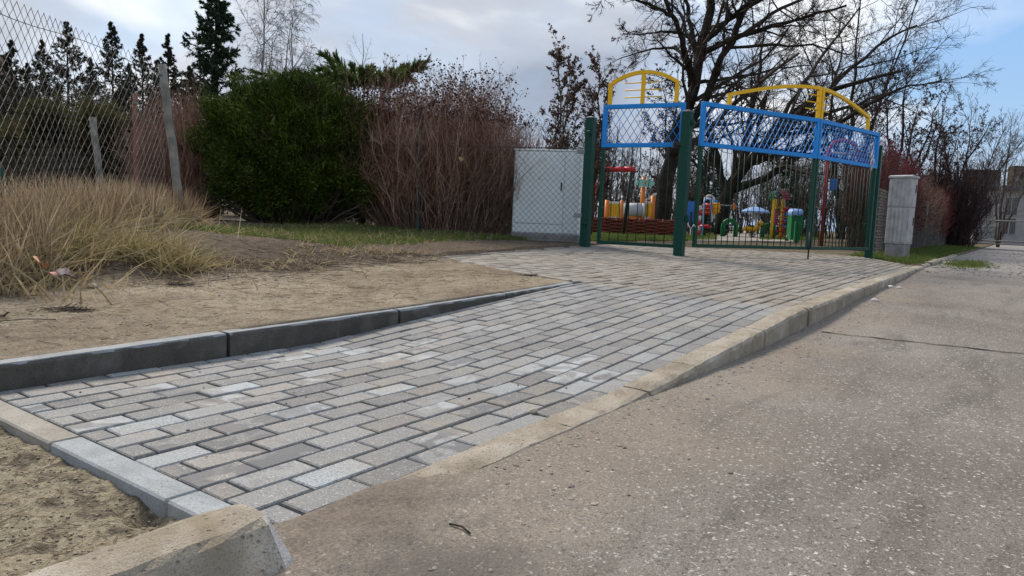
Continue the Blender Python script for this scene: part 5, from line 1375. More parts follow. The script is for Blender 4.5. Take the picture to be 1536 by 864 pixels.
# brown roof at the left edge
b = W(-30, 340, 36.0); b[2] = gz(b) - .05
hr = empty('house', tuple(b), R(20)); tag(hr, 'house with brown gabled roof behind the thin spruces', 'house')
mb = MB(); mb.box((-3.2, 3, 2.6), (8, 6, 5.2)); mb.build('wall', M['plaster'], hr)
zt_ = W(0, 98, 36)[2] - b[2]
mb = MB(); mb.add([(-7.6, -.4, 5.2), (1.2, -.4, 5.2), (1.2, 6.4, 5.2), (-7.6, 6.4, 5.2), (-7.6, 3, zt_ + 1.2), (0.2, 3, zt_ + 1.2)], [(3, 2, 1, 0), (0, 1, 5, 4), (2, 3, 4, 5), (1, 2, 5), (3, 0, 4)]); mb.build('roof', M['roof_brown'], hr)

ga, gb = sv(38.2, 1.0, 0.2), sv(39.5, -7.5, 0.2)
gr = empty('sliding_gate', tuple(ga), math.atan2(gb[1] - ga[1], gb[0] - ga[0])); tag(gr, 'low galvanised tube gate with mesh closing the far end of the road', 'gate')
Lg = float(np.linalg.norm(gb - ga))
for z in (0.16, 0.30, 1.22):
    mb = MB(); mb.tube([(.1, 0, z), (Lg, 0, z)], .032, 8); mb.build('rail', M['steel'], gr, True)
for x in np.arange(.1, Lg, 1.4):
    mb = MB(); mb.tube([(x, 0, .16), (x, 0, 1.22)], .026, 8); mb.build('upright', M['steel'], gr, True)
Pm = np.array([[(x, .02, .30), (x, .02, .76), (x, .02, 1.2)] for x in np.arange(.2, Lg, .10)])
build_np('mesh', [tubes_np(Pm, np.full(Pm.shape[:2], .004), 3)], M['steel'], gr)
mb = MB(); mb.tube([(-.05, .06, -.25), (-.05, .06, 1.75)], .05, 8)
tag(mb.build('gate_post', M['black'], None, True), 'dark round post at the far end of the verge fence', 'gate post')
bpy.data.objects[col.objects[-1].name].matrix_world = Matrix.Translation(Vector(ga))

# ------------------------------------------------------------------ playground
C = {k: paint(k, v, .45, .12) for k, v in {'play_red': (.55, .012, .02), 'play_crimson': (.30, .01, .03), 'play_yellow': (.75, .42, .01), 'play_orange': (.70, .20, .02), 'play_mint': (.28, .62, .52), 'play_green': (.01, .16, .045),
     'play_blue': (.02, .16, .55), 'play_sky': (.25, .42, .75), 'play_grey': (.48, .48, .50), 'play_white': (.65, .65, .64), 'play_magenta': (.50, .04, .16), 'play_dark': (.02, .025, .025)}.items()}
def thing(name, label, cat, x, depth, group=None, rz=0.0):
    b = W(x, 345, depth); b[2] = PG_Z + .02
    r = empty(name, tuple(b), rz); tag(r, label, cat, group); return r, b
def loc(b, x, y, depth):
    return W(x, y, depth) - b
def part_tube(r, name, pts, rad, mat, sides=8):
    mb = MB(); mb.tube(pts, rad, sides); return mb.build(name, mat, r, True)
def part_box(r, name, c, size, mat, bev=.01, ax=None):
    mb = MB(); mb.box(c, size, ax, bev); return mb.build(name, mat, r)

# red beam frame
D = 19.0
r, b = thing('swing_frame', 'bright red post with long red beam seen through the small gate', 'play frame', 890, D)
def at(x, y, dd=0.0): return loc(b, x, y, D + dd)
p = at(891, 255); part_tube(r, 'post', [(p[0] - .03, 0, .5), (p[0] + .03, 0, p[2])], .075, C['play_red'])
part_tube(r, 'foot', [(p[0] - .04, 0, -.02), (p[0] - .03, 0, .5)], .06, C['play_dark'])
e0, e1 = at(888, 254), at(953, 254)
for k in range(4):
    a_, b_ = e0 + (e1 - e0) * k / 4, e0 + (e1 - e0) * (k + .97) / 4
    part_tube(r, 'beam', [a_, b_], .07, C['play_red'])
part_tube(r, 'post', [(e1[0] - .08, .9, 0), (e1[0] - .08, .08, e1[2])], .05, C['play_dark'])
# woven border
M['wicker'] = foliage('brown_wicker', [(0, (.07, .018, .012)), (.5, (.15, .04, .025)), (1, (.24, .08, .05))])
D = 21.2
r, b = thing('wicker_border', 'low reddish brown woven border behind the small gate', 'border', 945, D)
xl, xr = at(872, 340)[0], at(1012, 340)[0]
zt_ = at(945, 329)[2]
for k in range(9):
    x = xl + (xr - xl) * k / 8; part_tube(r, 'stake', [(x, 0, -.03), (x, 0, zt_ + .05)], .03, M['wicker'], 6)
for k in range(9):
    z = .05 + (zt_ - .05) * k / 8; xs = np.linspace(xl, xr, 49)
    part_tube(r, 'strip', [(x, .035 * math.cos(math.pi * (x - xl) / (xr - xl) * 8) * (1 if k % 2 else -1), z + random.gauss(0, .006)) for x in xs], .032, M['wicker'], 5)
# orange and yellow play panel with tunnel
D = 23.5
r, b = thing('play_fence', 'orange and yellow play fence with grey tunnel and mint green sign', 'playhouse', 945, D)
for x, yt in ((911, 300), (933, 301), (966, 266), (980, 294), (1002, 321)):
    p = at(x, yt); part_tube(r, 'post', [(p[0], 0, -.03), (p[0], 0, p[2])], .075, C['play_orange'])
for xa, xb in ((914, 931), (969, 979)):
    A_, B_ = at(xa, 305)[0], at(xb, 305)[0]; zt_ = at(xa, 305)[2]; z0_ = at(xa, 325)[2]; n = 5 if xb - xa > 12 else 3
    for z in (zt_ + .02, z0_ - .04): part_box(r, 'rail', ((A_ + B_) / 2, 0, z), (B_ - A_ + .06, .05, .09), C['play_white'])
    for k in range(n):
        x = A_ + (B_ - A_) * (k + .5) / n; part_box(r, 'slat', (x, -.04, (zt_ + z0_) / 2), ((B_ - A_) / n * .86, .03, zt_ - z0_), C['play_yellow'])
    part_tube(r, 'leg', [((A_ + B_) / 2, 0, -.03), ((A_ + B_) / 2, 0, z0_ - .04)], .04, C['play_orange'])
A_, B_ = at(936, 315), at(964, 315); rad_ = (at(950, 305)[2] - at(950, 326)[2]) / 2
mb = MB(); mb.tube([A_, B_], rad_, 18); mb.build('tunnel', C['play_grey'], r, True)
for q in (A_, B_): part_tube(r, 'tunnel_ring', [q - np.array([.04, 0, 0]), q + np.array([.04, 0, 0])], rad_ * 1.06, C['play_white'], 18)
part_box(r, 'tunnel_stand', ((A_[0] + B_[0]) / 2, 0, (A_[2] - rad_) / 2), (.3, .3, A_[2] - rad_ + .06), C['play_orange'])
sg = at(967, 275); th = np.linspace(0, 2 * math.pi, 25)[:-1]
mb = MB(); mb.prism([(.31 * math.copysign(abs(math.cos(t)) ** .75, math.cos(t)), .125 * math.sin(t)) for t in th], -.02, .02, np.array([[1, 0, 0], [0, 0, 1], [0, -1, 0]]), sg + np.array([0, -.10, 0])); sgn = mb.build('sign', C['play_mint'], r)
part_box(sgn, 'bracket', sg + np.array([.0, -.13, 0]), (.05, .02, .12), C['play_orange'], .004)
# small gable roof behind
r, b = thing('shed', 'small dark roofed shed by the big forked trunk', 'shed', 978, 33.0); D = 33.0
a_, b_ = at(968, 300), at(990, 288)
part_box(r, 'wall', (.2, .6, a_[2] / 2), (1.0, 1.0, a_[2]), M['bark_brown']); mb = MB(); mb.add([(a_[0], -.1, a_[2] - .1), (b_[0], -.1, b_[2]), (b_[0], 1.4, b_[2]), (a_[0], 1.4, a_[2] - .1), (a_[0], -.1, a_[2] - .22), (b_[0], -.1, b_[2] - .12), (b_[0], 1.4, b_[2] - .12), (a_[0], 1.4, a_[2] - .22)], [(0, 1, 2, 3), (7, 6, 5, 4), (0, 4, 5, 1), (1, 5, 6, 2), (2, 6, 7, 3), (3, 7, 4, 0)]); mb.build('roof', M['roof_dark'], r)
# red and white striped pillar, blue board
D = 25.0
r, b = thing('striped_pillar', 'red and white striped pillar beside the middle gate post', 'pillar', 1047, D)
z1_ = at(1047, 308)[2]
for k in range(6): part_tube(r, 'band', [(0, 0, z1_ * k / 6), (0, 0, z1_ * (k + 1) / 6 - .004)], .085, C['play_red'] if k % 2 == 0 else C['play_white'], 12)
r, b = thing('blue_board', 'narrow blue play board just beside the middle gate post', 'play board', 1035, 25.4); D = 25.4
part_box(r, 'panel', (at(1035, 318)[0], 0, at(1035, 318)[2]), (.42, .05, .75), C['play_blue']); part_tube(r, 'leg', [(0, 0, -.03), (0, 0, at(1035, 318)[2])], .05, C['play_dark'])
# climbing arches
D = 23.0
r, b = thing('climber', 'climbing frame of curved white tubes with red and yellow baskets', 'climbing frame', 1066, D)
for (xa, xb, yt, dd, m_) in ((1054, 1064, 298, 0, 'play_sky'), (1060, 1075, 292, .5, 'play_white'), (1057, 1069, 297, .25, 'play_white')):
    A_, B_, zt_ = at(xa, 345)[0], at(xb, 345)[0], at(xa, yt)[2]; R_ = (B_ - A_) / 2
    pts = [(A_, dd, -.03), (A_, dd, zt_ - R_)] + [(A_ + R_ - R_ * math.cos(t), dd, zt_ - R_ + R_ * math.sin(t)) for t in np.linspace(.3, math.pi - .3, 7)] + [(B_, dd, zt_ - R_), (B_ + .03, dd, zt_ - .75)]
    part_tube(r, 'arch_tube', pts, .032, C[m_])
for x, y, m_ in ((1066, 313, 'play_red'), (1075, 312, 'play_yellow')):
    q = at(x, y); bk = None
    mb = MB(); mb.lathe([(.10, -.2), (.17, -.08), (.19, .08), (.15, .18)], q + np.array([0, .25, 0]), 12); bk = mb.build('basket', C[m_], r, True)
    for dz in (-.12, 0, .12): part_tube(bk, 'rim', [q + np.array([0.2 * math.cos(t), .25 + .2 * math.sin(t), dz]) for t in np.linspace(0, 6.28, 14)], .015, C['play_orange'], 5)
q = at(1077, 303); part_box(r, 'seat', q + np.array([0, .4, 0]), (.25, .2, .12), C['play_blue'], .03)
q = at(1064, 343); mb = MB(); mb.lathe([(.04, 0), (.19, .02), (.21, .07), (.18, .11), (.05, .13)], q + np.array([0, .5, 0]), 14); mb.build('stool', C['play_red'], r, True)
part_tube(r, 'stool_leg', [q + np.array([0, .5, -q[2] - .03]), q + np.array([0, .5, .02])], .04, C['play_dark'])
# green arches
for x0_, x1_, yt, D, lb in ((1083, 1105, 329, 25.0, 'green round-topped play arch beside the curved white climbing tubes'), (1143, 1162, 336, 25.5, 'green round-topped play arch beside the climbing tower')):
    r, b = thing('play_arch', lb, 'play arch', (x0_ + x1_) / 2, D, 'green play arches')
    A_, B_, zt_ = at(x0_, 345)[0], at(x1_, 345)[0], at((x0_ + x1_) / 2, yt)[2]; Rr_ = (B_ - A_) / 2
    for rr_, nm in ((Rr_, 'outer_arch'), (Rr_ * .68, 'inner_arch')):
        pts = [(-rr_, 0, -.03), (-rr_, 0, zt_ - Rr_)] + [(-rr_ * math.cos(t), 0, zt_ - Rr_ + rr_ * math.sin(t)) for t in np.linspace(.2, math.pi - .2, 9)] + [(rr_, 0, zt_ - Rr_), (rr_, 0, -.03)]
        part_tube(r, nm, pts, .05 if nm == 'outer_arch' else .035, C['play_green'])
    for z in (.22, .42): part_tube(r, 'rung', [(-Rr_, .02, z), (Rr_, .02, z)], .025, C['play_dark'])
# parasol
D = 28.0
r, b = thing('parasol', 'pale blue parasol on a slim pole in the playground', 'parasol', 1131, D)
zc_, zr_ = at(1131, 310)[2], at(1131, 317)[2]; rad_ = (at(1153, 317)[0] - at(1109, 317)[0]) / 2
mb = MB(); mb.lathe([(rad_, zr_ - .05), (rad_ * 1.0, zr_), (rad_ * .5, (zr_ + zc_) / 2 + .04), (.03, zc_)], (0, 0, 0), 8); mb.build('canopy', C['play_sky'], r)
part_tube(r, 'pole', [(.05, 0, -.03), (.05, 0, zr_)], .035, C['play_grey'])
r, b = thing('white_board', 'small white sheet hanging below the blue parasol', 'board', 1132, 28.4); D = 28.4
part_box(r, 'sheet', (0, 0, at(1132, 323)[2]), (.30, .02, .34), C['play_white']); part_tube(r, 'stand', [(-.1, .04, -.03), (-.1, .04, at(1132, 320)[2])], .02, C['play_grey'])
# spring rider
D = 25.5
r, b = thing('spring_rider', 'yellow and black spring rider near the parasol pole', 'spring rider', 1128, D)
q = at(1128, 343)
part_tube(r, 'spring', [(.0 + .09 * math.cos(t), .09 * math.sin(t), -.02 + t * .012) for t in np.linspace(0, 20, 60)], .018, C['play_dark'], 5)
mb = MB(); mb.tube([(-.34, 0, .26), (-.2, 0, .34), (0, 0, .30), (.18, 0, .34), (.26, 0, .50)], [.05, .10, .11, .10, .07], 9); mb.build('body', C['play_yellow'], r, True)
mb = MB(); mb.lathe([(.03, -.10), (.10, -.04), (.11, .03), (.05, .10)], (.28, 0, .52), 10); mb.build('head', C['play_yellow'], r, True)
part_tube(r, 'handle', [(.2, -.15, .48), (.2, .15, .48)], .018, C['play_dark']); part_box(r, 'saddle', (-.06, 0, .42), (.24, .2, .05), C['play_dark'], .02)
# climbing tower
D = 24.5
r, b = thing('climbing_tower', 'yellow climbing tower with green barrel roof, pink panel and red nets', 'climbing tower', 1170, D)
zt_ = at(1168, 298)[2]; xs_ = [at(x, 345)[0] for x in (1158, 1164, 1172, 1178)]
for i, x in enumerate(xs_): part_tube(r, 'post', [(x, .45 * (i % 2), -.03), (x, .45 * (i % 2), zt_)], .042, C['play_yellow'])
x0_, x1_ = xs_[0] - .05, xs_[3] + .05; Rr_ = (x1_ - x0_) / 2; cx_ = (x0_ + x1_) / 2
for k, m_ in ((0, 'play_green'), (1, 'play_magenta')):
    secs = []
    for t in np.linspace(math.pi - k * math.pi / 2, math.pi / 2 - k * math.pi / 2, 8):
        secs.append(np.array([(cx_ + Rr_ * rr_ * math.cos(t), y_, zt_ - .02 + .32 * rr_ * math.sin(t)) for y_, rr_ in ((-.05, 1), (.5, 1), (.5, .93), (-.05, .93))]))
    mb = MB(); loft(mb, secs); mb.build('roof', C[m_], r)
z_ = at(1158, 325)[2]; part_box(r, 'panel', ((xs_[0] + xs_[1]) / 2, -.05, z_), (xs_[1] - xs_[0] - .06, .03, .55), C['play_magenta'])
part_box(r, 'window_board', ((xs_[0] + xs_[1]) / 2, -.05, at(1158, 307)[2]), (xs_[1] - xs_[0] - .06, .03, .4), C['play_yellow'])
for k in range(7):
    z = .12 + k * .16; part_tube(r, 'rung', [(xs_[1], -.03, z), (xs_[3] + .28 * (k < 3), -.03, z + .02 * (k % 2))], .02, C['play_red' if k % 2 else 'play_orange'], 6)
for k in range(3):
    part_tube(r, 'net_rope', [(xs_[2] - .1, -.06, .05 + .2 * k), (xs_[3] + .35, -.06, .45 + .22 * k)], .022, C['play_red'], 6); part_tube(r, 'net_rope', [(xs_[2], -.08, .5 + .2 * k), (xs_[3] + .35, -.08, .1 + .22 * k)], .02, C['play_blue'], 6)
part_tube(r, 'handrail', [(xs_[2], -.05, at(1175, 313)[2]), (at(1186, 313)[0], -.05, at(1186, 313)[2])], .035, C['play_red'])
# green bin
D = 21.0
r, b = thing('waste_bin', 'green wheeled bin with blue bag over its rim inside the gate', 'bin', 1191, D)
zt_ = at(1191, 318)[2]; w_ = at(1199, 345)[0] - at(1182, 345)[0]
mb = MB(); mb.add([(-w_ * .42, -.16, 0.05), (w_ * .42, -.16, 0.05), (w_ * .42, .2, .05), (-w_ * .42, .2, .05), (-w_ * .5, -.2, zt_), (w_ * .5, -.2, zt_), (w_ * .5, .24, zt_), (-w_ * .5, .24, zt_)], [(3, 2, 1, 0), (4, 5, 6, 7), (0, 1, 5, 4), (1, 2, 6, 5), (2, 3, 7, 6), (3, 0, 4, 7)]); mb.build('body', C['play_green'], r)
mb = MB()
n = 28; th = np.linspace(0, 2 * math.pi, n, endpoint=False)
secs = [np.array([(w_ * .54 * math.copysign(abs(math.cos(t)) ** .5, math.cos(t)), .02 + .25 * math.copysign(abs(math.sin(t)) ** .5, math.sin(t)), z + random.gauss(0, .02)) for t in th]) for z in (zt_ - .10, zt_ + .01)]
secs.append(np.array([(x * .8, y * .8, zt_ + .07 + random.gauss(0, .015)) for x, y, z in secs[1]]))
loft(mb, secs); mb.build('bag', C['play_sky'], r, True)
for x in (-w_ * .36, w_ * .36): part_tube(r, 'wheel', [(x - .03, .18, .08), (x + .03, .18, .08)], .09, C['play_dark'], 12)
part_tube(r, 'handle', [(-w_ * .4, .28, zt_ - .06), (w_ * .4, .28, zt_ - .06)], .02, C['play_dark'])
D = 20.0
r, b = thing('bin_stand', 'low green post with cross rail in front of the waste bin', 'stand', 1195, D)
part_box(r, 'post', (0, 0, .27), (.12, .08, .6), C['play_green']); part_tube(r, 'rail', [(-.02, 0, at(1195, 337)[2]), (.28, 0, at(1195, 337)[2])], .018, C['play_green'])
# crimson swing frame behind the right leaf
D = 17.5
r, b = thing('swing_frame', 'crimson tube arch frame behind the wide gate leaf by the grey cabinet', 'play frame', 1262, D)
A_, B_ = at(1232, 365)[0], at(1290, 365)[0]; zt_ = at(1262, 211)[2]
xa, xb = at(1243, 225)[0], at(1286, 225)[0]
part_tube(r, 'frame_tube', [(A_, 0, -.03), ((A_ * .35 + xa * .65), 0, zt_ * .62), (xa, 0, zt_ - .22), (xa + .12, 0, zt_ - .05), (xa + .25, 0, zt_), (xb - .25, 0, zt_), (xb - .1, 0, zt_ - .06), (xb, 0, zt_ - .22), (B_, 0, zt_ * .5), (B_ + .04, 0, -.03)], .05, C['play_crimson'])
part_tube(r, 'cross_bar', [(xa, .05, zt_ - .30), (xb, .05, zt_ - .30)], .035, C['play_grey'])
q = at(1250, 277); part_box(r, 'board', q, (.16, .03, .28), C['play_blue'])
part_tube(r, 'board_rail', [(A_ * .5 + xa * .5, .02, q[2] + .15), (q[0] + .25, .02, q[2] + .15)], .014, C['play_dark'])
part_tube(r, 'board_hanger', [(q[0], .01, q[2]), (q[0], .01, zt_ - .3)], .008, C['play_dark'], 5)
# orange flag and its line
D = 25.0
r, b = thing('flag_line', 'small orange and white flag hanging from a wire between tree and pole', 'flag', 1085, D)
a_, b_ = at(1078, 307), at(1104, 307); part_tube(r, 'wire', [a_, (a_ + b_) / 2 - np.array([0, 0, .03]), b_], .012, C['play_grey'], 5)
part_tube(r, 'pole', [(b_[0], 0, -.03), (b_[0], 0, b_[2] + .1)], .025, M['bark'])
q = at(1101, 309); part_box(r, 'flag', q - np.array([0, .03, .02]), (.09, .012, .17), C['play_orange'], .003)

# ------------------------------------------------------------------ grasses and litter
def grass_area(name, label, cat, n, sampler, mat, hmin, hmax, wid, lean, zoff=-.005, segs=2, cluster=None, stiff=.45):
    P = sampler(n)
    P = P[np.array([True] * len(P))]
    s, v = to_sv(P); P = np.column_stack([P[:, :2], np.maximum(ground_z(s, v), P[:, 2]) + zoff]); n = len(P)
    d = np.stack([rng.normal(0, lean, n), rng.normal(0, lean, n), np.ones(n)], 1); d /= np.linalg.norm(d, axis=1, keepdims=True)
    L = rng.uniform(hmin, hmax, n); bd = np.stack([rng.normal(0, 1, n), rng.normal(0, 1, n), -rng.uniform(.1, .7, n)], 1) * (L * stiff * rng.uniform(.1, 1.6, n))[:, None]
    v_, q_ = blades_np(P, d, L, rng.uniform(.6, 1.4, n) * wid, bd, segs)
    o = build_np(name, [(v_, q_)], mat, None); tag(o, label, cat, kind='stuff'); return o
def svpts(f):
    def g(n):
        s, v = f(n); return np.stack([X0 + s * U[0] + v * V[0], Y0 + s * U[1] + v * V[1], np.full(len(s), -9.0)], 1)
    return g
def noise2(s, v): return .5 + .25 * np.sin(s * 1.7 + 1.3 * np.sin(v * 1.1)) + .25 * np.sin(v * 2.3 + 1.1 * np.sin(s * 1.9 + 2))
# dry stems on the bank
def bank_pts(lo, hi, s0, s1, edge=0.25):
    def f(n):
        s = rng.uniform(s0, s1, n * 2); v = lo + (hi - lo) * rng.uniform(0, 1, n * 2) ** .9 + edge * np.sin(s * 2.4) * .6 + edge * .5 * np.sin(s * 7.1)
        k = rng.uniform(0, 1, n * 2) < .35 + .65 * noise2(s * 2.1, v * 2.1)
        return s[k][:n], v[k][:n]
    return svpts(f)
def fence_band(n):
    """band in front of and along the wire fence"""
    t = rng.uniform(-.15, 1.03, n); d = t * Lfa[-1]
    x = np.interp(d, Lfa, [q[0] for q in fa]); y = np.interp(d, Lfa, [q[1] for q in fa])
    x = x + np.where(t < 0, t * 1.2, 0)
    off = rng.uniform(-.45, .42, n)
    return np.stack([x + off * .93 + .1 * np.sin(d * 5), y - off * .45, np.full(n, -9.0)], 1)
grass_area('dry_stems', 'tall dry brown grass stems on the bank under the wire fence', 'dry grass', 9000, fence_band, M['grass_brown'], .10, .50, .011, .20, stiff=.16)
grass_area('broken_stems', 'broken and flattened dry stems among the tall dry grass', 'dry grass', 3800, fence_band, M['grass_dry'], .10, .42, .012, .9, stiff=.5, segs=3)
grass_area('dry_grass', 'pale dry grass blades bent over the bank', 'dry grass', 5500, lambda n: fence_band(n) + np.array([.42, -.20, 0]) * rng.exponential(.32, (n, 1)), M['grass_dry'], .08, .34, .010, .6, segs=3)
def tussocks(n):
    c = np.array([(.95, 3.55), (1.35, 3.62), (.55, 3.45), (1.65, 3.75), (.2, 3.3), (-.3, 3.3), (1.1, 3.95), (-.1, 3.7), (.75, 3.8), (1.55, 3.40)])
    k = rng.integers(0, len(c), n); s = c[k, 0] + rng.normal(0, .10, n); v = c[k, 1] + rng.normal(0, .07, n); return s, v
grass_area('tussock_grass', 'yellow green grass tussocks hanging over the edge of the bank', 'grass', 3400, svpts(tussocks), M['grass_olive'], .12, .34, .008, .75, segs=4)
# green strip before the shrubs
def strip(n):
    s = rng.uniform(2.6, 7.6, n * 3); v = rng.uniform(3.9, 7.6, n * 3)
    lo = 4.35 + .12 * np.sin(s * 3.1) + .10 * np.sin(s * 7.7) + .10 * (s - 4.0).clip(0, 9) * 0
    lo = np.where(s > 4.4, 4.45 + .05 * np.sin(s * 6), lo)
    k = (v > lo + rng.exponential(.12, n * 3) * .9) & (v < lo + 2.6) & (rng.uniform(0, 1, n * 3) < .25 + .75 * noise2(s * 1.7, v * 1.7))
    return s[k][:n], v[k][:n]
grass_area('verge_grass', 'short green grass strip in front of the evergreen bush', 'grass', 30000, svpts(strip), M['grass_green'], .03, .10, .0065, .5)
grass_area('verge_straw', 'dry straw in the grass strip before the shrubs', 'dry grass', 5000, svpts(strip), M['grass_dry'], .03, .14, .007, .9, segs=2)
# right verge
def verge(n):
    s = rng.uniform(11.0, 34, n * 3) ; s = 11 + (s - 11) ** 1.6 / 23 ** .6; v = rng.uniform(-.02, 1.1, n * 3)
    k = ~inside_paving(s, v) & (rng.uniform(0, 1, n * 3) < .3 + .7 * noise2(s, v * 3)); return s[k][:n], v[k][:n]
grass_area('verge_grass', 'green and brown grass on the verge around the grey cabinet', 'grass', 14000, svpts(verge), M['grass_green'], .03, .12, .010, .5)
def verge2(n):
    s = rng.normal(13.6, .9, n); v = rng.normal(-.55, .16, n); return s, v
def verge2z(n):
    p = svpts(verge2)(n); s, v = to_sv(p); p[:, 2] = roadf(s, v); return p
grass_area('road_grass', 'patch of low green grass growing at the edge of the road', 'grass', 2600, verge2z, M['grass_green'], .02, .07, .010, .6)
def lawn_pts(n):
    x = rng.uniform(872, 1075, n); y = 350.5 + rng.uniform(0, 1, n) ** 1.2 * 10
    d = FWD[None] + ((x - 768) / FPX)[:, None] * RT + ((y - 432) / FPX)[:, None] * DN
    P = np.array([0, 0, CAMH]) + d * ((PG_Z + .02 - CAMH) / d[:, 2])[:, None]; P[:, 2] = PG_Z + .02; return P
def lawn_pts2(n):
    x = rng.uniform(1140, 1235, n); y = 351 + rng.uniform(0, 1, n) * 9
    d = FWD[None] + ((x - 768) / FPX)[:, None] * RT + ((y - 432) / FPX)[:, None] * DN
    P = np.array([0, 0, CAMH]) + d * ((PG_Z + .02 - CAMH) / d[:, 2])[:, None]; P[:, 2] = PG_Z + .02; return P
grass_area('lawn_grass', 'green playground lawn seen through the small gate', 'grass', 16000, lawn_pts, M['grass_green'], .03, .10, .014, .5)
grass_area('lawn_grass', 'green playground lawn beside the pale path', 'grass', 9000, lawn_pts2, M['grass_green'], .03, .10, .014, .5)

# straw and stalks lying on the bare earth
def lying(name, label, cat, n, sampler, mat, l0, l1, wid, zf, lift=.004, curl=.25):
    P = sampler(n); s, v = to_sv(P); P[:, 2] = zf(s, v) + lift; n = len(P)
    a = rng.uniform(0, 6.28, n); d = np.stack([np.cos(a), np.sin(a), rng.normal(0, .06, n)], 1); L = rng.uniform(l0, l1, n)
    bd = np.stack([rng.normal(0, 1, n), rng.normal(0, 1, n), np.zeros(n)], 1) * (L * curl)[:, None]
    k = np.linspace(0, 1, 4)[None, :, None]
    Q = P[:, None] + d[:, None] * L[:, None, None] * k + bd[:, None] * k * k
    for j in range(4):
        ss, vv_ = to_sv(Q[:, j]); Q[:, j, 2] = zf(ss, vv_) + lift
    Rr = np.repeat((rng.uniform(.6, 1.3, n) * wid)[:, None], 4, 1)
    o = build_np(name, [tubes_np(Q, Rr, 3)], mat); tag(o, label, cat, kind='stuff'); return o
def dirt_pts(n):
    s = rng.uniform(-.6, 6.0, n * 3); v = rng.uniform(1.72, 4.6, n * 3)
    k = ~inside_paving(s, v) & ~((s > 3.6) & (v < 3.6)) & (rng.uniform(0, 1, n * 3) < .2 + .8 * noise2(s * 2.6, v * 2.6)); return s[k][:n], v[k][:n]
lying('straw', 'pale straw scattered over the bare sandy ground', 'straw', 2600, svpts(dirt_pts), M['grass_dry'], .02, .11, .0010, ground_z)
def foot_pts(n):
    s = rng.uniform(-.5, 4.2, n); v = rng.normal(3.45, .28, n) + .25 * np.sin(s * 2.4) * .6; return s, v
lying('dead_stalks', 'dark dead stalks at the foot of the bank', 'stalks', 1300, svpts(foot_pts), M['twig_brown'], .05, .25, .0016, ground_z, .012)
def front_pts(n):
    s = rng.uniform(-.62, -.26, n); v = rng.uniform(.05, 1.3, n); return s, v
lying('straw', 'short straw bits on the damp earth before the edging', 'straw', 160, svpts(front_pts), M['grass_dry'], .01, .05, .0009, ground_z)

# loose stones
def stones(name, label, n, sampler, r0, r1, zf, mat):
    P = sampler(n); s, v = to_sv(P); P[:, 2] = zf(s, v); n = len(P)
    ico = np.array([(1, 0, 0), (-1, 0, 0), (0, 1, 0), (0, -1, 0), (0, 0, 1), (0, 0, -1), (.6, .6, .5), (-.6, .6, .5), (-.6, -.6, .5), (.6, -.6, .5)])
    ico = np.array([(math.cos(t), math.sin(t), z * 1.0) for z, o in ((-.25, 0), (.35, .4)) for t in np.arange(5) * 1.2566 + o])
    ico = np.concatenate([ico, [[0, 0, .75]]])
    rad = r0 + (r1 - r0) * rng.uniform(0, 1, n) ** 3
    sc = rng.uniform(.6, 1.3, (n, 1, 3)) * rad[:, None, None] * np.array([1, 1, .65])
    vt = ico[None] * sc * rng.uniform(.75, 1.2, (n, 11, 1))
    a = rng.uniform(0, 6.28, n); ca, sa = np.cos(a)[:, None], np.sin(a)[:, None]
    x, y = vt[..., 0] * ca - vt[..., 1] * sa, vt[..., 0] * sa + vt[..., 1] * ca
    vt = np.stack([x, y, vt[..., 2]], -1) + P[:, None] + np.array([0, 0, 1]) * (rad * .12)[:, None, None]
    f4 = np.array([(k, (k + 1) % 5, 5 + (k + 1) % 5, 5 + k) for k in range(5)]); f3 = np.array([(5 + k, 5 + (k + 1) % 5, 10) for k in range(5)])
    base = (np.arange(n) * 11)[:, None, None]
    L = np.concatenate([(f4[None] + base).reshape(-1), (f3[None] + base).reshape(-1)]); cn = np.concatenate([np.full(n * 5, 4), np.full(n * 5, 3)])
    o = link(name, mesh_np(name, vt.reshape(-1, 3), L, cn), mat); tag(o, label, 'gravel', kind='stuff'); return o
def kerbside(n):
    s = rng.uniform(-.2, 10.5, n); v = -.135 - rng.exponential(.13, n); return s, v
stones('loose_gravel', 'loose gravel and crumbs lying along the foot of the old kerb', 2400, svpts(kerbside), .0012, .008, lambda s, v: roadf(s, v), M['gravel'])
def roadside(n):
    s = rng.uniform(-1.0, 9, n); v = rng.uniform(-3.5, -.2, n); return s, v
stones('loose_gravel', 'small pale stones strewn over the road', 1200, svpts(roadside), .001, .005, lambda s, v: roadf(s, v), M['gravel'])
def farroad(n):
    s = 10 + 26 * rng.uniform(0, 1, n) ** 1.5; v = rng.uniform(-4.5, -.15, n); return s, v
stones('loose_gravel', 'coarse pale gravel at the far end of the road', 5000, svpts(farroad), .004, .022, lambda s, v: roadf(s, v), M['gravel'])
stones('loose_gravel', 'small stones on the bare sandy ground', 420, svpts(dirt_pts), .002, .012, ground_z, M['gravel'])
def onpave(n):
    s = rng.uniform(-.1, 5, n); v = rng.uniform(.05, 1.5, n); return s, v
stones('crumbs', 'dark crumbs of soil on the grey pavers', 130, svpts(onpave), .0015, .005, lambda s, v: pave_z(s, v) + .001, M['crack'])

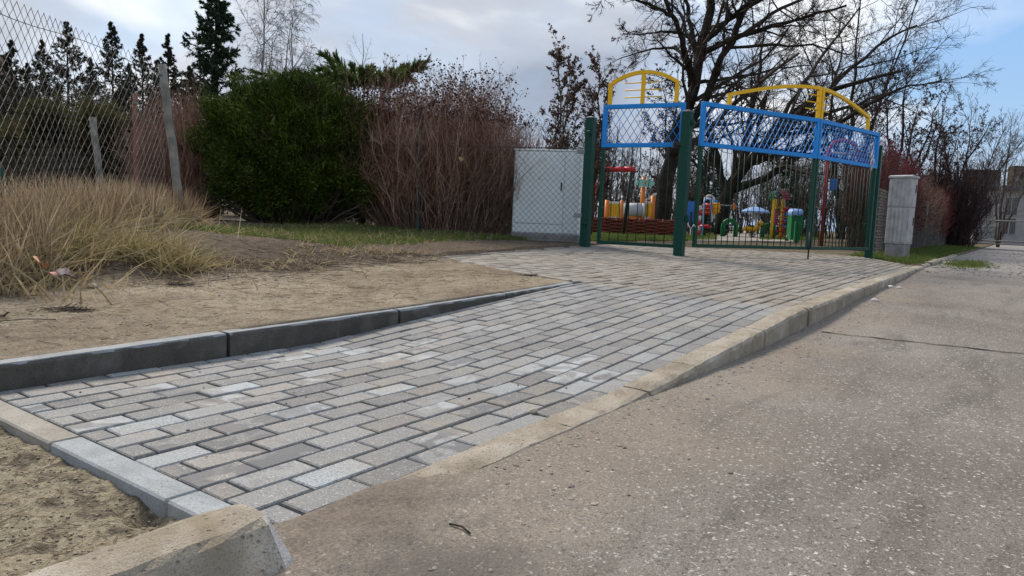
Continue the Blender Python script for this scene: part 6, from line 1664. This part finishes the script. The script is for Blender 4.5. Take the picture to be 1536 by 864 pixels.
def pebble(name, label, p, size, mat):
    """single rounded stone"""
    nlat, nlon = 7, 12; secs = []
    ph = rng.uniform(0, 6, 4)
    for i in range(1, nlat):
        t = math.pi * i / nlat
        secs.append(np.array([((size[0] * math.sin(t) * math.cos(a) * (1 + .12 * math.sin(2 * a + ph[0]))), size[1] * math.sin(t) * math.sin(a) * (1 + .10 * math.sin(3 * a + ph[1])), -size[2] * math.cos(t)) for a in np.linspace(0, 2 * math.pi, nlon, endpoint=False)]))
    mb = MB(); loft(mb, secs); o = mb.build(name, mat, None, True); o.location = (p[0], p[1], p[2] + size[2] * .5); o.rotation_euler = (0, 0, random.uniform(0, 3)); tag(o, label, 'stone'); return o
def on_ground(x, y, z0):
    p = WZ(x, y, z0)
    for _ in range(6): p = WZ(x, y, gz(p))
    return p
def on_road(x, y):
    p = WZ(x, y, 0.0)
    for _ in range(4):
        s, v = to_sv(p); p = WZ(x, y, float(roadf(s, v)))
    return p
pebble('stone', 'flat pale beige stone lying at the foot of the grassy bank', on_ground(139, 431, .2), (.042, .026, .016), M['stone'])
pebble('stone', 'small white stone on the brown sand by the raised kerb', on_road(495, 790), (.012, .010, .008), M['stone_white'])
pebble('stone', 'small tan stone wedged between paver and old kerb', sv(.905, .085, .006), (.014, .010, .010), M['stone'])
for x, y, lb, sz in ((1336, 432, 'white stone pair on the road near the kerb end, larger one', .035), (1349, 433, 'white stone pair on the road near the kerb end, smaller one', .026), (1312, 452, 'pale stone against the dusty kerb foot further along', .03)):
    pebble('stone', lb, on_road(x, y), (sz, sz * .8, sz * .6), M['stone_white'])
# twigs and leaves
def twig(label, pts, rad, mat='twig_dark'):
    mb = MB(); mb.tube(pts, rad, 5); tag(mb.build('twig', M[mat], None, True), label, 'twig')
a_, b_ = on_road(674, 788), on_road(705, 803)
twig('thin dark twig lying on the sandy road below the pavers', [a_ + np.array([0, 0, .004]), (a_ + b_) / 2 + np.array([.004, .006, .006]), b_ + np.array([0, 0, .004])], .0022)
a_, b_ = on_ground(-4, 484, .1), on_ground(84, 481, .1)
twig('long straight thin stalk lying on the bare sandy ground', [a_ + np.array([0, 0, .006]), (a_ + b_) / 2 + np.array([0, 0, .012]), b_ + np.array([0, 0, .006])], .0022, 'twig_brown')
p = on_ground(222, 490, .1); twig('small curled dark stalk on the sandy ground near the new kerb', [p + np.array([.0, -.02, .005]), p + np.array([.012, .0, .012]), p + np.array([.0, .03, .006])], .002)
p = on_ground(4, 478, .1); twig('short dark knobbly twig on the bare ground', [p + np.array([-.03, 0, .01]), p + np.array([0, .01, .012]), p + np.array([.025, .0, .03])], .004)
# clump of dead roots
def clump(label, x, y, z0, n, rad, mat):
    p = on_ground(x, y, z0); r_ = rng.normal(size=(n, 3)) * np.array([rad, rad * .5, .004]); base = p + r_ + np.array([0, 0, .004])
    d = rng.normal(size=(n, 3)) * np.array([1, .7, .35]); d[:, 2] = np.abs(d[:, 2]); d /= np.linalg.norm(d, axis=1, keepdims=True); L = rng.uniform(.02, .07, n)
    k = np.linspace(0, 1, 4)[None, :, None]; Q = base[:, None] + d[:, None] * L[:, None, None] * k - np.array([0, 0, 1]) * (k * k) * L[:, None, None] * .35
    o = build_np('root_clump', [tubes_np(Q, np.full(Q.shape[:2], .0012), 3)], mat); tag(o, label, 'roots', kind='stuff')
clump('small tangle of dead brown roots on the bare sandy ground', 104, 466, .15, 260, .05, M['twig_brown'])
clump('tuft of dark dead roots on the edging of the beige apron', 795, 414, .2, 90, .05, M['twig_dark'])
clump('dark root tangle on the sandy ground under the bank', 274, 428, .2, 110, .05, M['twig_dark'])
M['leaf_orange'] = plain('orange_leaf', [(.3, (.30, .13, .05)), (.7, (.42, .22, .10))], 20, .7, .2)
M['leaf_pink'] = plain('pinkish_leaf', [(.3, (.28, .12, .09)), (.7, (.36, .18, .13))], 20, .7, .2)
M['leaf_purple'] = plain('purple_leaf', [(.3, (.05, .03, .04)), (.7, (.10, .06, .07))], 20, .7, .2)
M['leaf_yellow'] = plain('yellow_leaf', [(.3, (.35, .20, .06)), (.7, (.55, .40, .22))], 20, .7, .2)
def dead_leaf(label, p, size, mat, tilt):
    th = np.linspace(0, 2 * math.pi, 14, endpoint=False)
    rr_ = size * (1 + .28 * np.cos(th * 5)) * (.8 + .2 * np.cos(th))
    top = [(r_ * math.cos(t), r_ * .75 * math.sin(t), .12 * size * math.sin(2 * t) + .25 * size * (math.cos(t) ** 2)) for r_, t in zip(rr_, th)]
    P = np.array(top + [(0, 0, 0)] + [(x, y, z - .0015) for x, y, z in top] + [(0, 0, -.0015)])
    F = [(i, (i + 1) % 14, 14) for i in range(14)] + [(15 + (i + 1) % 14, 15 + i, 29) for i in range(14)] + [(15 + i, 15 + (i + 1) % 14, (i + 1) % 14, i) for i in range(14)]
    mb = MB(); mb.add(P, F); o = mb.build('dead_leaf', M[mat], None, True); o.location = (p[0], p[1], p[2] + size * .35); o.rotation_euler = tilt; tag(o, label, 'leaf')
dead_leaf('curled orange dead leaf lying in the bank grass', on_ground(30, 382, .3), .05, 'leaf_orange', (.5, .3, .4))
dead_leaf('pinkish dead leaf at the foot of the grassy bank', on_ground(78, 415, .2), .035, 'leaf_pink', (.3, .1, 1.2))
dead_leaf('dark purple dead leaf at the foot of the grassy bank', on_ground(98, 419, .2), .045, 'leaf_purple', (.3, -.2, 2.0))
dead_leaf('brown dead leaf caught in the bank tussocks', on_ground(62, 402, .25), .045, 'leaf_orange', (.7, -.2, 2.6))
dead_leaf('single yellow leaf caught in the red-brown shrub', W(690, 238, 10.25) - np.array([0, 0, .02]), .055, 'leaf_yellow', (1.2, .3, .6))

M['soil_crumb'] = foliage('soil_crumbs', [(0.0, (0.09, 0.072, 0.05)), (0.5, (0.24, 0.20, 0.145)), (1.0, (0.42, 0.365, 0.275))], rough=.95, scale=6)
stones('soil_crumbs', 'crumbly clods of soil before the flat edging', 4500, svpts(front_pts), .0008, .0045, ground_z, M['soil_crumb'])
stones('soil_crumbs', 'crumbs of sandy soil over the bare ground behind the new kerb', 7000, svpts(dirt_pts), .001, .006, ground_z, M['soil_crumb'])

def foot2(n):
    s_ = rng.uniform(-.6, 4.2, n); v_ = 3.55 + .12 * s_ * .5 - rng.exponential(.22, n) + .15 * np.sin(s_ * 2.4) + .1 * np.sin(s_ * 7); return s_, v_
grass_area('sparse_grass', 'thin scattered grass where the bank meets the bare earth', 'grass', 1700, svpts(foot2), M['grass_dry'], .03, .12, .007, .8, segs=3)
young_tree('bare_tree', 'tall bare tree with a haze of fine twigs behind the wide gate', 1262, -25, 34.0, 6, .34, 0, None, M['twig_dark'], M['bark'], lv=[dict(n=14, t0=.22, t1=.98, ang=.65, lf=.34, K=6, up=.05, wig=.13, rf=.5, rmin=.012), dict(n=8, t0=.1, t1=1.0, ang=.7, lf=.45, K=5, up=.03, wig=.15, rf=.5, rmin=.009), dict(n=7, t0=.1, t1=1.0, ang=.7, lf=.5, K=4, up=.02, wig=.16, rf=.6, rmin=.007)], group='bare trees', r0=.14)
